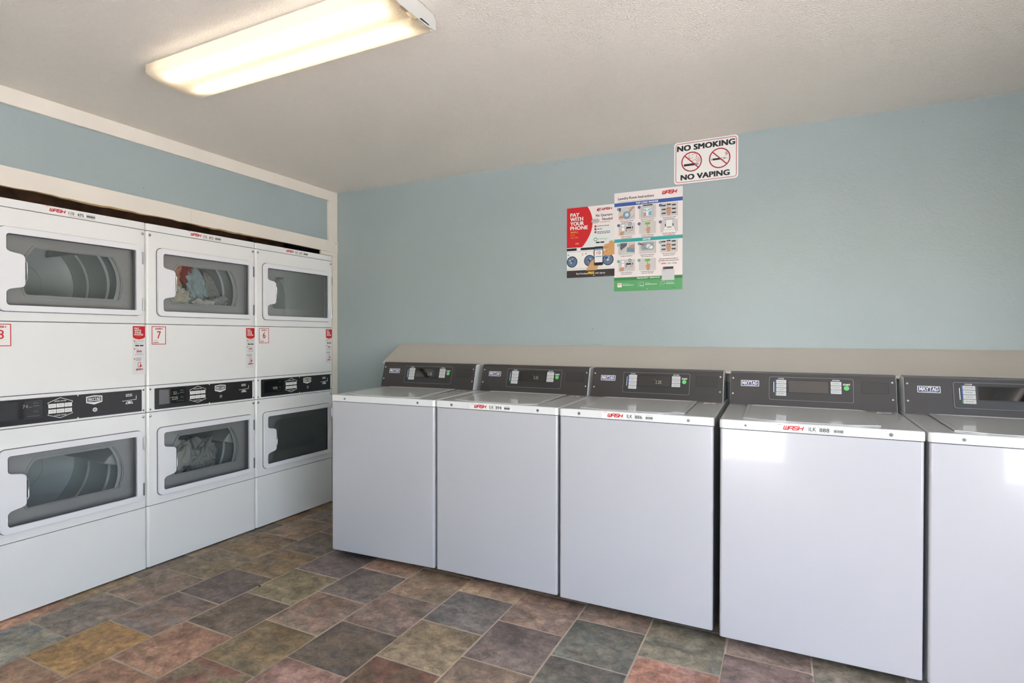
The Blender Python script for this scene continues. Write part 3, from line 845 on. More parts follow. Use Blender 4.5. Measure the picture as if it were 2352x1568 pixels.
    mb.box((X + .0075, .430, .8935), (X + .0082, .434, .8985), CHROME); mb.build('lock', cp)
    mb = MB(); f = F(mb)
    f.lines(.579, .613, .956, .0052, 3, WHITE, 1, .0026, seed=5)
    f.stroke([(.630, .947), (.630, .9275), (.561, .9235)], .0022, WHITE)
    f.poly([(.577, .907), (.615, .907), (.608, .920), (.584, .920)], WHITE, 1, [[(.581, .909), (.611, .909), (.606, .918), (.586, .918)]])
    f.poly([(.586, .911), (.606, .911), (.596, .921)], WHITE, 2)
    mb.build('card_slot', cp)
    for z in (.9735, .8635):
        mb = MB(); mb.dome((.361, z, X - .001), .0038, .003, WHITE, 'x'); mb.build('rivet', cp)
    # labels and stickers
    def L0(mb, off=.00035): return Face(mb, (.0002, 0, 0), (0, 1, 0), (0, 0, 1), off)
    mb = MB(); f = L0(mb)
    f.rect(.243, 1.8365, .452, 1.8665, WHITE); f.wash(.251, 1.845, .317, 1.861, RED, 2)
    f.text(asset[0], .328, 1.844, .350, 1.859, BLACK, 2, .012); f.text(asset[1], .364, 1.843, .391, 1.858, BLACK, 2, .018)
    f.barcode(.403, 1.845, .443, 1.8555, BLACK, 2); f.rect(.235, 1.865, .249, 1.8664, RED, 2); f.rect(.403, 1.859, .443, 1.8602, GREYP, 2); f.rect(.328, 1.839, .443, 1.8401, GREYP, 2)
    mb.build('asset_label', cap)['label'] = 'asset label with red WASH logo and number ' + asset[1]
    mb = MB(); f = L0(mb); a, b_, z0, z1 = .0275, .1045, 1.2165, 1.3155
    f.rect(a, z0, b_, z1, WHITE); f.frame(a, z0, b_, z1, .0035, RED, 2)
    f.wash(a + .019, z1 - .018, b_ - .016, z1 - .009, DRED, 2)
    f.text(number, a + .029, z0 + .032, a + .029 + (.020 if number != '8' else .022), z0 + .072, RED, 2, .012)
    f.lines(a + .010, a + .040, z0 + .024, .004, 2, GREYP, 2, .0009); f.rect(a + .009, z0 + .009, a + .037, z0 + .0125, DRED, 2)
    mb.build('number_sticker', mid)['label'] = 'red framed sticker with the number ' + number
    mb = MB(); f = L0(mb)
    f.rect(.6145, 1.058, .6805, 1.3165, mat('clear_vinyl', (226, 226, 224), rough=.35))
    cx = .6475
    shield = [(.6165, 1.3145), (.6165, 1.2565), (.628, 1.248), (cx, 1.2445), (.667, 1.248), (.6785, 1.2565), (.6785, 1.3145)]
    f.poly(shield, RED, 2)
    for k, (wd, ww) in enumerate((('PAY', .024), ('WITH', .033), ('YOUR', .034), ('PHONE', .044))):
        f.text(wd, .6245, 1.2985 - k * .0112, .6245 + ww, 1.3075 - k * .0112, WHITE, 4, .035)
    f.lines(.630, .668, 1.257, .004, 1, ORANGE, 4, .0014)
    for zz in (1.2355, 1.1935, 1.141): f.disc(.6245, zz, .0032, DRED, 2, 10)
    f.lines(.630, .673, 1.2345, .004, 1, GREYP, 2, .0018, 2)
    f.disc(.631, 1.2235, .0055, DGREEN, 2, 14, .0042); f.lines(.638, .669, 1.2225, .004, 1, LGREEN, 2, .002, 3)
    f.rect(.628, 1.208, .6475, 1.2145, BLACK, 2, .001); f.rect(.651, 1.208, .670, 1.2145, BLACK, 2, .001)
    f.lines(.630, .652, 1.192, .004, 1, GREYP, 2, .0018, 4)
    f.frame(.636, 1.171, .661, 1.187, .0012, DRED, 2); f.rect(.636, 1.1785, .661, 1.1835, RED, 2)
    f.lines(.625, .672, 1.163, .004, 1, GREYP, 2, .0018, 6)
    f.lines(.631, .664, 1.144, .006, 3, BLACK, 2, .002, 7)
    f.frame(.641, 1.096, .6565, 1.1225, .0022, DRED, 2, .002); f.poly([(.650, 1.098), (.662, 1.101), (.6575, 1.112), (.651, 1.108)], RED, 3)
    f.wash(.632, 1.080, .668, 1.090, DRED, 2)
    mb.build('payment_sticker', mid)['label'] = 'red shield sticker reading PAY WITH YOUR PHONE'
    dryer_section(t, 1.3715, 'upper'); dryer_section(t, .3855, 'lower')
    return t
stacked_dryer(DY0, '8', ('110', '475'), 'white stacked dryer at the left end of the row, label number 475, upper drum empty', ('74', ''))
stacked_dryer(DY0 + DW, '7', ('110', '473'), 'white stacked dryer with number 7 sticker and clothes in its upper drum', ('22', '225'))
stacked_dryer(DY0 + 2 * DW, '6', ('110', '477'), 'white stacked dryer with number 6 sticker, beside the corner of the room', ('', '00'))

# --- laundry inside the dryers: crumpled cloth
def cloth(name, label, cat, c, size, color, seed, rot=(0, 0, 0), group=None, fold=.5):
    m = mat('cloth_%d_%d_%d' % color, color, rough=.9, bump=(300, .15, 3), var=(12, .06))
    bm = bmesh.new(); bmesh.ops.create_icosphere(bm, subdivisions=5, radius=1)
    off = Vector((seed * 3.1, seed * 7.7, seed * 1.3))
    for v in bm.verts:
        p = v.co.copy()
        q = p + Vector((noise.noise(p * 1.7 + off), noise.noise(p * 1.7 + off * 2), noise.noise(p * 1.7 - off))) * .55
        big = noise.noise(q * 1.15 + off) * .62
        cr = 0
        for sc_, am in ((1.6, .30), (3.1, .15), (6.0, .05)):
            cr += am * (1 - min(1, abs(noise.noise(q * sc_ + off)) * 3.4)) ** 1.5
        p = p * (1.02 + fold * (big * 1.3 - cr * 1.15))
        v.co = Vector((p.x * size[0], p.y * size[1], p.z * size[2]))
    me = bpy.data.meshes.new(name); bm.to_mesh(me); bm.free()
    me.materials.append(m); me.shade_smooth()
    o = bpy.data.objects.new(name, me); COL.objects.link(o)
    o.location = c; o.rotation_euler = rot
    return props(o, label, cat, group)
B7 = DY0 + DW
ZU = 1.40 + .137
def inside(s, z, x): return (x, B7 + s, z)
cloth('crumpled_shirt', 'cream crumpled shirt in the upper drum of the dryer numbered 7, nearest the handle', 'clothing', inside(.225, 1.478, -.115), (.042, .085, .078), (240, 234, 214), 2, (math.radians(-12), 0, 0), fold=.9)
cloth('crumpled_shirt', 'ivory cotton garment lying at the bottom middle of the upper drum of dryer 7', 'clothing', inside(.405, 1.450, -.110), (.036, .095, .038), (244, 242, 230), 5, fold=.9)
cloth('towel', 'pale blue towel hanging down the middle of the upper drum of dryer 7', 'towel', inside(.405, 1.575, -.175), (.030, .050, .105), (190, 212, 216), 8, (math.radians(22), 0, 0), fold=1.0)
cloth('towel', 'light blue cloth folded low in the upper drum of dryer 7 between the cream garments', 'towel', inside(.325, 1.485, -.200), (.035, .085, .040), (176, 198, 212), 9, fold=.8)
cloth('garment', 'rust red garment against the top of the upper drum of dryer 7', 'clothing', inside(.345, 1.655, -.205), (.035, .050, .070), (176, 62, 44), 12, fold=.8)
cloth('garment', 'peach coloured garment beside the door handle in the upper drum of dryer 7', 'clothing', inside(.225, 1.610, -.150), (.035, .065, .085), (222, 160, 120), 14, fold=.9)
cloth('garment', 'grey green garment between the red and blue cloths in dryer 7', 'clothing', inside(.300, 1.580, -.275), (.035, .080, .085), (140, 148, 144), 17, fold=.9)
cloth('bed_sheet', 'large grey sheet curving along the right side of the upper drum of dryer 7', 'bed sheet', inside(.520, 1.572, -.215), (.035, .046, .092), (178, 176, 174), 19, (math.radians(30), 0, 0), fold=.7)
cloth('garment', 'small grey garment at the lower right of the upper drum of dryer 7', 'clothing', inside(.520, 1.472, -.135), (.038, .060, .050), (184, 184, 184), 22, fold=.9)
cloth('bed_sheet', 'pale sheet piled on the left in the lower drum of dryer 7', 'bed sheet', inside(.25, .535, -.165), (.07, .085, .13), (206, 208, 200), 31, fold=.8)
cloth('bed_sheet', 'pale grey sheet piled on the right in the lower drum of dryer 7', 'bed sheet', inside(.44, .50, -.200), (.07, .090, .11), (188, 190, 184), 33, fold=.8)

# ------------------------------------------------------------------ top-load washers
WW = .6885
def washer(loc, ang, asset, digits, label, peeled_label=False):
    t = thing('washing_machine', label, 'washing machine', (loc[0], loc[1], 0), math.radians(ang), 'top-load washers along the back wall')
    w = WW
    mb = MB(); mb.prism(rrect(.003, .003, w - .003, .68, .010, 4), .036, .8885, ENAMEL_DIM, 'xy'); mb.build('cabinet', t, bevel=.002)
    mb = MB(); mb.prism(rrect(.006, .006, w - .006, .67, .010, 4), .886, .893, DARK, 'xy'); mb.build('seam', t)
    for (x, y) in ((.05, .11), (w - .05, .11), (.05, .62), (w - .05, .62)):
        mb = MB(); mb.cyl((x, y), .016, 0, .010, DARK, 'z', 14); mb.cyl((x, y), .008, .010, .038, GREYP, 'z', 8); mb.build('foot', t)
    # deck with a raised rear and a recess for the lid
    mb = MB()
    out = rrect(0, 0, w, .685, .014, 5)
    top = lambda y: .9265 + .0115 * max(0, min(1, (y - .03) / .42))
    N = len(out); ins = .006
    cx, cy = w / 2, .34
    inn = [(p[0] + (ins if p[0] < cx else -ins), p[1] + (ins if p[1] < cy else -ins)) for p in out]
    mid = [(p[0] + (ins * .3 if p[0] < cx else -ins * .3), p[1] + (ins * .3 if p[1] < cy else -ins * .3)) for p in out]
    v = [(p[0], p[1], .8915) for p in out] + [(p[0], p[1], top(p[1]) - .007) for p in out] + [(p[0], p[1], top(p[1]) - .0018) for p in mid] + [(p[0], p[1], top(p[1])) for p in inn]
    fs = []
    for k in range(3): fs += [(k * N + i, k * N + (i + 1) % N, (k + 1) * N + (i + 1) % N, (k + 1) * N + i) for i in range(N)]
    fs.append(tuple(range(N))[::-1])
    tri = tessellate_polygon([[Vector((p[0], p[1], 0)) for p in inn]])
    fs += [tuple(3 * N + i for i in tr) for tr in tri]
    mb.add(v, fs, DECKE)
    dk = mb.build('deck', t, angle=40)
    # lid: raised panel, softly bowed front edge, dark seam round it
    def lid_poly(g):
        a, b_, y1 = .085 - g, .563 + g, .452 + g
        pts = [(b_, y1), (a, y1)]
        n = 14
        for i in range(n + 1):
            s_ = i / n; x = a + (b_ - a) * s_
            e = min(s_, 1 - s_)
            y = .030 - g + .028 * math.exp(-(e / .13) ** 2)
            pts.append((x, y))
        return pts
    zt = lambda y: top(y)
    def slab(poly, h0, h1, m):
        mb = MB(); n = len(poly)
        v = [(p[0], p[1], zt(p[1]) + h0) for p in poly] + [(p[0], p[1], zt(p[1]) + h1) for p in poly]
        tr = [tuple(q) for q in tessellate_polygon([[Vector((p[0], p[1], 0)) for p in poly]])]
        mb.add(v, [tuple(n + i for i in q) for q in tr] + [(i, (i + 1) % n, n + (i + 1) % n, n + i) for i in range(n)], m)
        return mb
    mb = slab(lid_poly(.0022), .0001, .0008, SEAM_SHADE); mb.build('lid_seam', dk, smooth=False)
    mb = slab(lid_poly(0), .0001, .0034, DECKE); ld = mb.build('lid', t, bevel=.0022)
    # gentle dish in the lid: a raised bead near its rear and sides
    mb = MB()
    z = lambda y: zt(y) + .0033
    mb.tube([(.100, .075, z(.075)), (.104, .425, z(.425)), (.116, .437, z(.437)), (.532, .437, z(.437)), (.546, .425, z(.425)), (.552, .075, z(.075))], .0018, ENAMEL_DIM, 6)
    mb.build('lid_bead', ld)
    for x in (.099, .585):
        mb = MB(); mb.cyl((x, .9075), .0068, -.0012, .0006, CHROME, 'y', 16); mb.dome((x, .9075, -.001), .0052, .0022, GREYP, '-y'); mb.build('screw', dk)
    if asset:
        mb = MB(); f = Face(mb, (0, -.0004, 0), (1, 0, 0), (0, 0, 1), .00035)
        if peeled_label:      # a label whose left corner has peeled away
            f.poly([(.2625, .8945), (.478, .8945), (.478, .9215), (.285, .9215), (.276, .912), (.270, .9)], WHITE)
            mb.prism([(.256, .893), (.274, .911), (.279, .9195), (.271, .907), (.262, .896)], -.006, -.0008, mat('label_backing', (150, 140, 132), rough=.6), 'xz')
            o_ = .051
        else:
            f.rect(.208, .8935, .4445, .9235, WHITE); o_ = 0
        asset = asset
        f.wash(.235 + o_, .9005, .307 + o_, .9175, RED, 2)
        if digits: f.text(asset, .322 + o_, .9015, .347 + o_, .9165, BLACK, 2, .012)
        if digits: f.text(digits, .358 + o_, .9005, .390 + o_, .9155, BLACK, 2, .022)
        f.barcode(.405 + o_, .9015, .436 + o_, .912, BLACK, 2, 7); f.rect(.405 + o_, .9165, .438 + o_, .9175, GREYP, 2); f.rect(.322 + o_, .8965, .437 + o_, .8974, GREYP, 2); f.rect(.214 + o_, .919, .232 + o_, .9202, RED, 2); f.rect(.351 + o_, .9185, .362 + o_, .9195, BLACK, 2)
        mb.build('asset_label', dk)['label'] = 'asset label with red WASH logo' + (' and code ' + asset + ' ' + digits if digits else ', corner peeling')
    # warning sticker at the right rear of the deck
    ya = .395; sl = .0115 / .42
    mb = MB(); f = Face(mb, (.592, ya, top(ya) + .0002), (1, 0, 0), (0, 1, sl), .0004)
    f.rect(0, 0, .064, .040, WHITE); f.rect(0, 0, .004, .040, DRED, 2); f.rect(.060, 0, .064, .040, DRED, 2); f.rect(.004, .0375, .028, .040, BLACK, 2); f.rect(.038, 0, .060, .0028, BLACK, 2); f.disc(.032, .026, .006, DRED, 2, 12, .004)
    f.lines(.012, .054, .012, .006, 2, GREYP, 2, .0016, 3)
    mb.build('warning_sticker', dk)
    # console
    yb, zb, yt, zt2 = .462, .936, .507, 1.087
    a, b_ = .006, w - .008
    mb = MB(); prof = [(yb + .001, zb), (yt + .001, zt2 - .001), (yt + .012, zt2 + .004), (.582, zt2 + .002), (.618, 1.045), (.655, zb)]
    mb.prism(prof, a, b_, mat('console_shell', (216, 217, 217), rough=.35), 'yz'); cs = mb.build('console', t, bevel=.002)
    vd = Vector((0, yt - yb, zt2 - zb)); Hh = vd.length
    mb = MB(); f = Face(mb, (0, yb, zb), (1, 0, 0), vd, .0009)
    f.poly(rrect(a + .001, .001, b_ - .002, Hh - .001, .002, 2), CONSOLE, 1)
    mb.build('fascia', cs)['label'] = 'charcoal control fascia'
    mb = MB(); mb.box((a + .001, yt + .0005, zt2 - .001), (b_ - .002, yt + .055, zt2 + .0055), CONSOLE); mb.build('top_edge', cs)
    OF = Vector((0, yb, zb)) + Vector((1, 0, 0)).cross(vd).normalized() * .0016
    def CF(mb, off=.00035): return Face(mb, OF, (1, 0, 0), vd, off)
    mb = MB(); f = CF(mb)
    f.poly(rrect(.174, .029, .523, .1455, .010, 5), BLACK, 1, [rrect(.1765, .0315, .5205, .143, .008, 5)])
    f.poly(rrect(.1765, .0315, .5205, .143, .008, 5), GREYP, 2, [rrect(.1790, .034, .518, .1405, .007, 5)])
    f.poly(rrect(.1790, .034, .518, .1405, .007, 5), CONSOLE2, 1)
    mb.build('control_inset', cs)
    mb = MB(); f = CF(mb); f.frame(.257, .068, .425, .129, .003, BLACK, 3, .001); f.rect(.260, .071, .422, .126, SCREEN, 3)
    if digits != '888' and not peeled_label:
        f.text('2.25', .348, .084, .378, .101, LEDGREEN, 6, .008); f.lines(.336, .352, .106, .004, 1, GREYP, 6, .0016)
    mb.build('display', cs)['label'] = 'dark glossy display'
    hdr = MB(); f = CF(hdr); f.text('CYCLES', .216, .1315, .240, .1365, WHITE, 4, .03); f.text('OPTIONS', .437, .1305, .466, .1355, WHITE, 4, .03); f.text('START', .480, .111, .507, .1185, WHITE, 4, .04)
    f.rect(.1965, .068, .1990, .118, WHITE, 4)
    hdr.build('printed_legends', cs)
    for k, wd in enumerate(('NORMAL', 'PERM PRESS', 'DELICATES', 'RINSE')):
        mb = MB(); f = CF(mb); b0 = .1105 - k * .0193
        f.rect(.204, b0, .250, b0 + .0175, LGREY, 4); f.rect(.204, b0, .2085, b0 + .0175, DGREEN if k == 3 else BLUE, 5)
        f.lines(.214, .244, b0 + .008, .004, 1, GREYP, 5, .0022, k + 2, 'c'); mb.build('cycle_button', cs)
    for k in range(3):
        mb = MB(); f = CF(mb); b0 = .1095 - k * .0193
        f.rect(.431, b0, .473, b0 + .0175, LGREY, 4); f.lines(.436, .468, b0 + .008, .004, 1, GREYP, 5, .0022, k + 9, 'c'); mb.build('option_button', cs)
    mb = MB(); T = Face(mb, OF, (1, 0, 0), vd).T
    mb.cyl((.4925, .0985), .0105, 0, .002, STARTG, 'z', 20, M=T); mb.build('start_button', cs)['label'] = 'round green start button'
    mb = MB(); f = CF(mb); f.poly(rrect(.054, .093, .134, .1215, .002, 2), WHITE, 1); f.rect(.0565, .0955, .1315, .119, NAVY, 2)
    f.maytag(.0605, .101, .1275, .117, WHITE, 3); f.text('COMMERCIAL', .068, .0965, .120, .0995, WHITE, 3, .01)
    mb.build('badge', cs)['label'] = 'white and navy badge reading MAYTAG'
    mb = MB(); f = CF(mb); f.rect(.549, .078, .651, .130, BLACK, 1, .002); f.rect(.551, .080, .649, .128, CONSOLE2, 2, .002)
    mb.build('card_reader_cover', cs)
    for (x, y) in ((.019, .131), (.019, .055), (.665, .131), (.665, .055)):
        mb = MB(); mb.dome((x, y, -.0003), .0042, .0022, LGREY, 'z', M=T); mb.build('screw', cs)
    return t
washer((.7467, -.7847), 3.0, '', '', 'white top-load washer at the left end of the row, no label on its front')
washer((1.4412, -.7478), 0, 'ILK', '894', 'white top-load washer with lip label ending 894, second from the left')
washer((2.1385, -.7556), 0, 'ILK', '886', 'white top-load washer with lip label ending 886, left of the dark gap')
washer((2.8495, -.7857), .4, 'ILK', '888', 'white top-load washer with lip label ending 888, just right of the dark gap')
washer((3.545, -.7850), 0, 'ILK', '', 'white top-load washer cut off by the right edge of the photo, label corner peeling', peeled_label=True)

# ------------------------------------------------------------------ signs on the back wall
def flatsign(name, label, cat, x0, z0, x1, z1, th, m, rad=0.0, lift=0.0):
    t = thing(name, label, cat, (x0, BACK - lift, z0))
    mb = MB(); mb.prism(rrect(0, 0, x1 - x0, z1 - z0, rad, 6) if rad else [(0, 0), (x1 - x0, 0), (x1 - x0, z1 - z0), (0, z1 - z0)], -th, -.0002, m, 'xz')
    mb.build('board' if rad else 'sheet', t)
    return t, (lambda mb, off=.0004: Face(mb, (0, -th, 0), (1, 0, 0), (0, 0, 1), off))

# no smoking / no vaping
W_, H_ = .338, .235
t, FF = flatsign('no_smoking_sign', 'white metal sign with red border reading NO SMOKING NO VAPING, near the ceiling', 'sign', 2.5215, 2.1245, 2.5215 + W_, 2.1245 + H_, .0016, WHITE, .018)
mb = MB(); f = FF(mb); f.frame(.008, .008, W_ - .008, H_ - .008, .0028, DRED, 1, .014); mb.build('red_border', t)
mb = MB(); f = FF(mb); f.text('NO SMOKING', .018, .184, W_ - .018, .214, BLACK, 1, .05); mb.build('smoking_lettering', t)
mb = MB(); f = FF(mb); f.text('NO VAPING', .038, .021, W_ - .045, .050, BLACK, 1, .05); mb.build('vaping_lettering', t)
def ban(cx, cz, kind):
    mb = MB(); f = FF(mb); R = .0555
    if kind == 0:
        f.rect(cx - .042, cz - .022, cx + .022, cz - .010, BLACK, 1); f.rect(cx + .026, cz - .022, cx + .030, cz - .010, BLACK, 1); f.rect(cx + .033, cz - .022, cx + .036, cz - .010, BLACK, 1)
        arc = lambda x, z, rr, a0, a1: [(x + rr * math.cos(math.radians(a0 + (a1 - a0) * i / 8)), z + rr * math.sin(math.radians(a0 + (a1 - a0) * i / 8))) for i in range(9)]
        f.stroke(arc(cx - .004, cz + .030, .011, 330, 120), .002, DRED, 1); f.stroke(arc(cx + .014, cz + .030, .013, 160, -40), .002, DRED, 1)
        f.stroke(arc(cx + .001, cz + .016, .013, 150, 300), .002, DRED, 1); f.stroke([(cx + .008, cz + .008), (cx + .024, cz + .008), (cx + .029, cz - .006)], .002, DRED, 1)
        f.stroke([(cx + .022, cz + .018), (cx + .034, cz + .010), (cx + .035, cz - .006)], .002, DRED, 1)
        f.stroke([(cx + .026, cz + .026), (cx + .039, cz + .016), (cx + .041, cz - .004)], .002, DRED, 1)
    else:
        f.rect(cx - .042, cz - .009, cx - .039, cz + .001, BLACK, 1); f.rect(cx - .036, cz - .009, cx + .004, cz + .001, BLACK, 1)
        f.frame(cx + .007, cz - .009, cx + .024, cz + .001, .0016, BLACK, 1); f.rect(cx + .024, cz - .006, cx + .030, cz - .002, BLACK, 1); f.rect(cx + .030, cz - .0048, cx + .041, cz - .0032, BLACK, 1)
        f.stroke([(cx + .036, cz + .034), (cx + .028, cz + .022), (cx + .038, cz + .023), (cx + .030, cz + .009)], .002, DRED, 1)
        f.stroke([(cx + .040, cz + .028), (cx + .034, cz + .019), (cx + .042, cz + .019), (cx + .036, cz + .010)], .0015, DRED, 1)
    mb.build('cigarette_symbol' if kind == 0 else 'vape_symbol', t)
    mb = MB(); f = FF(mb); f.disc(cx, cz, R, DRED, 2, 40, R - .0062)
    k = (R - .004) * math.sqrt(.5); f.stroke([(cx - k, cz + k), (cx + k, cz - k)], .006, DRED, 3); mb.build('prohibition_ring', t)
ban(.095, .119, 0); ban(.243, .119, 1)

# laundry room instructions
W_, H_ = .394, .583
t, FF = flatsign('instruction_poster', 'tall white poster headed Laundry Room Instructions with blue, teal and green bands', 'poster', 2.1755, 1.531, 2.1755 + W_, 1.531 + H_, .0014, PAPER, 0, .001)
mb = MB(); f = FF(mb); f.text('Laundry Room Instructions', .022, .536, .232, .556, BLACK, 1, .02); f.lines(.022, .250, .5295, .0045, 2, GREYP, 1, .0012, 4); mb.build('title', t)
mb = MB(); f = FF(mb); f.wash(.280, .547, .365, .569, RED, 1); f.lines(.325, .360, .541, .004, 1, ORANGE, 1, .0012); mb.build('logo', t)['label'] = 'red WASH logo'
def band(name, z0, z1, m, txt, a0, a1, lv=1):
    mb = MB(); f = FF(mb); f.rect(0, z0, W_, z1, m, lv)
    if txt: f.text(txt, a0, z0 + (z1 - z0) * .26, a1, z0 + (z1 - z0) * .76, WHITE, lv + 1, .035)
    return mb.build(name, t)
band('washer_band', .502, .523, BLUE, 'TOP LOAD WASHER', .128, .258)
band('dryer_band', .289, .309, TEAL, 'DRYER', .170, .215)
band('service_band', .064, .082, DGREEN, 'REQUEST SERVICE', .138, .268)
mb = MB(); f = FF(mb); f.rect(0, 0, W_, .0645, GREEN, 1)
f.rect(.020, .024, .046, .048, WHITE, 2, .003); f.wash(.0235, .037, .043, .0425, RED, 3); f.lines(.052, .090, .0425, .008, 1, PALEB, 2, .0022, 2); f.lines(.052, .135, .0335, .008, 1, WHITE, 2, .0032, 3)
f.rect(.142, .020, .1428, .050, PALEB, 2); f.frame(.153, .032, .176, .050, .0014, PALEB, 2, .002); f.rect(.151, .026, .178, .029, PALEB, 2); f.lines(.185, .222, .0425, .008, 1, PALEB, 2, .0022, 4); f.lines(.185, .260, .034, .008, 1, WHITE, 2, .0032, 5)
f.rect(.270, .020, .2708, .050, PALEB, 2); f.disc(.288, .040, .010, PALEB, 2, 18, .0085); f.lines(.304, .345, .0425, .008, 1, PALEB, 2, .0022, 6); f.lines(.304, .362, .034, .008, 1, WHITE, 2, .0032, 7)
f.lines(.338, .365, .0125, .004, 1, BLACK, 2, .001, 7); f.disc(.197, .0105, .0022, WHITE, 2, 8)
mb.build('contact_strip', t)
def hand(f, x, z, s=1.0, m=None, lv=4):
    m = m or SKIN
    f.poly([(x - .006 * s, z + .030 * s), (x - .002 * s, z + .031 * s), (x, z + .012 * s), (x + .010 * s, z + .012 * s), (x + .013 * s, z - .002 * s), (x + .009 * s, z - .012 * s), (x + .009 * s, z - .026 * s), (x - .007 * s, z - .026 * s), (x - .009 * s, z - .010 * s), (x - .014 * s, z - .001 * s), (x - .012 * s, z + .005 * s), (x - .006 * s, z + .006 * s)], m, lv)
    f.stroke([(x + .001 * s, z + .006 * s), (x + .009 * s, z + .004 * s)], .0012 * s, DRED if False else ORANGE, lv + 1)
cellx = (.026, .148, .270)
def cell(cx, z1, num, m, kind, h=.076):
    mb = MB(); f = FF(mb); z0 = z1 - h; w = .098; bgm = mat('panel_grey', (206, 203, 200), rough=.5)
    f.rect(cx, z0, cx + w, z1, bgm, 1)
    ink = .0011
    if kind == 'pour':
        f.disc(cx + .048, z0 + .028, .022, GREYP, 2); f.disc(cx + .048, z0 + .029, .018, SKYB, 3); f.disc(cx + .050, z0 + .030, .010, PALEB, 4)
        f.poly([(cx + .002, z0 + .022), (cx + .030, z0 + .030), (cx + .038, z0 + .020), (cx + .026, z0 + .010), (cx + .002, z0 + .010)], SKIN, 4)
        f.poly([(cx + .058, z0 + .038), (cx + .070, z0 + .044), (cx + .097, z0 + .074), (cx + .082, z0 + .076), (cx + .062, z0 + .054)], SKIN, 4)
        f.stroke([(cx + .002, z0 + .060), (cx + .012, z0 + .070), (cx + .008, z0 + .052)], .005, BLACK, 4); f.stroke([(cx + .060, z0 + .060), (cx + .072, z0 + .074)], ink, BLACK, 3); f.stroke([(cx + .004, z0 + .05), (cx + .03, z0 + .052), (cx + .07, z0 + .012), (cx + .096, z0 + .02)], ink, GREYP, 2); f.stroke([(cx + .064, z0 + .002), (cx + .096, z0 + .030)], ink, GREYP, 2)
    elif kind == 'load':
        f.rect(cx + .022, z1 - .004, cx + .078, z1 + .002, BLACK, 3); f.frame(cx + .014, z0, cx + .084, z1 - .004, ink, GREYP, 3, .008); f.rect(cx + .024, z0 + .010, cx + .072, z1 - .014, PALEB, 2); f.frame(cx + .022, z0 + .008, cx + .074, z1 - .012, .0014, GREYP, 3, .003)
        f.rect(cx + .042, z0 + .014, cx + .052, z1 - .020, WHITE, 4); f.poly([(cx + .026, z0 + .012), (cx + .042, z0 + .012), (cx + .038, z0 + .036), (cx + .026, z0 + .030)], SKIN, 4); f.poly([(cx + .055, z0 + .016), (cx + .070, z0 + .014), (cx + .070, z0 + .040), (cx + .056, z0 + .034)], SKYB, 4); f.stroke([(cx + .028, z1 - .026), (cx + .046, z1 - .034), (cx + .066, z1 - .024)], .003, GREYP, 4)
    elif kind == 'select':
        for i in range(3):
            for j in range(3):
                f.rect(cx + .008 + j * .028, z0 + .014 + i * .022 + (.004 if j == 1 else 0), cx + .030 + j * .028, z0 + .022 + i * .022 + (.004 if j == 1 else 0), BLACK, 2); f.lines(cx + .011 + j * .028, cx + .027 + j * .028, z0 + .0165 + i * .022 + (.004 if j == 1 else 0), .004, 1, GREYP, 3, .002)
        hand(f, cx + .047, z0 + .032, 1.05)
    elif kind == 'pay':
        f.frame(cx + .016, z0 + .020, cx + .038, z0 + .066, .0014, GREYP, 3, .003); f.rect(cx + .0175, z0 + .022, cx + .0365, z0 + .0645, WHITE, 2); f.rect(cx + .018, z0 + .048, cx + .036, z0 + .050, GREYP, 4)
        f.poly([(cx + .008, z0 + .002), (cx + .030, z0 + .002), (cx + .034, z0 + .018), (cx + .030, z0 + .028), (cx + .020, z0 + .022), (cx + .010, z0 + .020)], SKIN, 5)
        f.disc(cx + .068, z0 + .064, .010, mat('print_steel_blue', (110, 150, 165), rough=.5), 3, 18, .005); f.rect(cx + .046, z0 + .038, cx + .086, z0 + .048, BLACK, 3); f.disc(cx + .078, z0 + .043, .0032, WHITE, 4, 10); f.stroke([(cx + .047, z0 + .040), (cx + .046, z0 + .022)], .003, BLACK, 3)
        f.text('+ cash', cx + .053, z0 + .0255, cx + .086, z0 + .0325, DRED, 3, .02); f.lines(cx + .054, cx + .084, z0 + .016, .004, 1, GREYP, 3, .0014)
    elif kind == 'start':
        f.rect(cx + .034, z0 + .052, cx + .064, z0 + .066, LGREEN, 2, .002); f.text('START', cx + .041, z0 + .056, cx + .058, z0 + .0615, DGREEN, 3, .01); hand(f, cx + .053, z0 + .026, 1.0)
    elif kind == 'open':
        f.rect(cx + .032, z0 + .030, cx + .068, z0 + .068, WHITE, 3); f.frame(cx + .031, z0 + .029, cx + .069, z0 + .069, ink, GREYP, 4); f.rect(cx + .026, z0 + .034, cx + .031, z0 + .046, BLACK, 4); f.rect(cx + .069, z0 + .034, cx + .074, z0 + .046, BLACK, 4); f.rect(cx + .038, z0 + .024, cx + .062, z0 + .027, BLACK, 4)
        f.poly([(cx + .014, z0), (cx + .086, z0), (cx + .086, z0 + .012), (cx + .074, z0 + .030), (cx + .026, z0 + .030), (cx + .014, z0 + .012)], WHITE, 2); f.stroke([(cx + .014, z0), (cx + .014, z0 + .012), (cx + .026, z0 + .030), (cx + .074, z0 + .030), (cx + .086, z0 + .012), (cx + .086, z0)], ink, GREYP, 3); f.stroke([(cx + .014, z0 + .012), (cx + .086, z0 + .012)], ink, GREYP, 3)
    elif kind == 'screen':
        f.poly([(cx + .010, z1), (cx + .052, z1), (cx + .048, z1 - .018), (cx + .014, z1 - .042), (cx + .010, z1 - .030)], mat('print_mid_grey', (96, 98, 104), rough=.5), 3); f.poly([(cx + .048, z0 + .018), (cx + .096, z0 + .012), (cx + .096, z0 + .042), (cx + .052, z0 + .044)], mat('print_steel_blue', (110, 150, 165), rough=.5), 3)
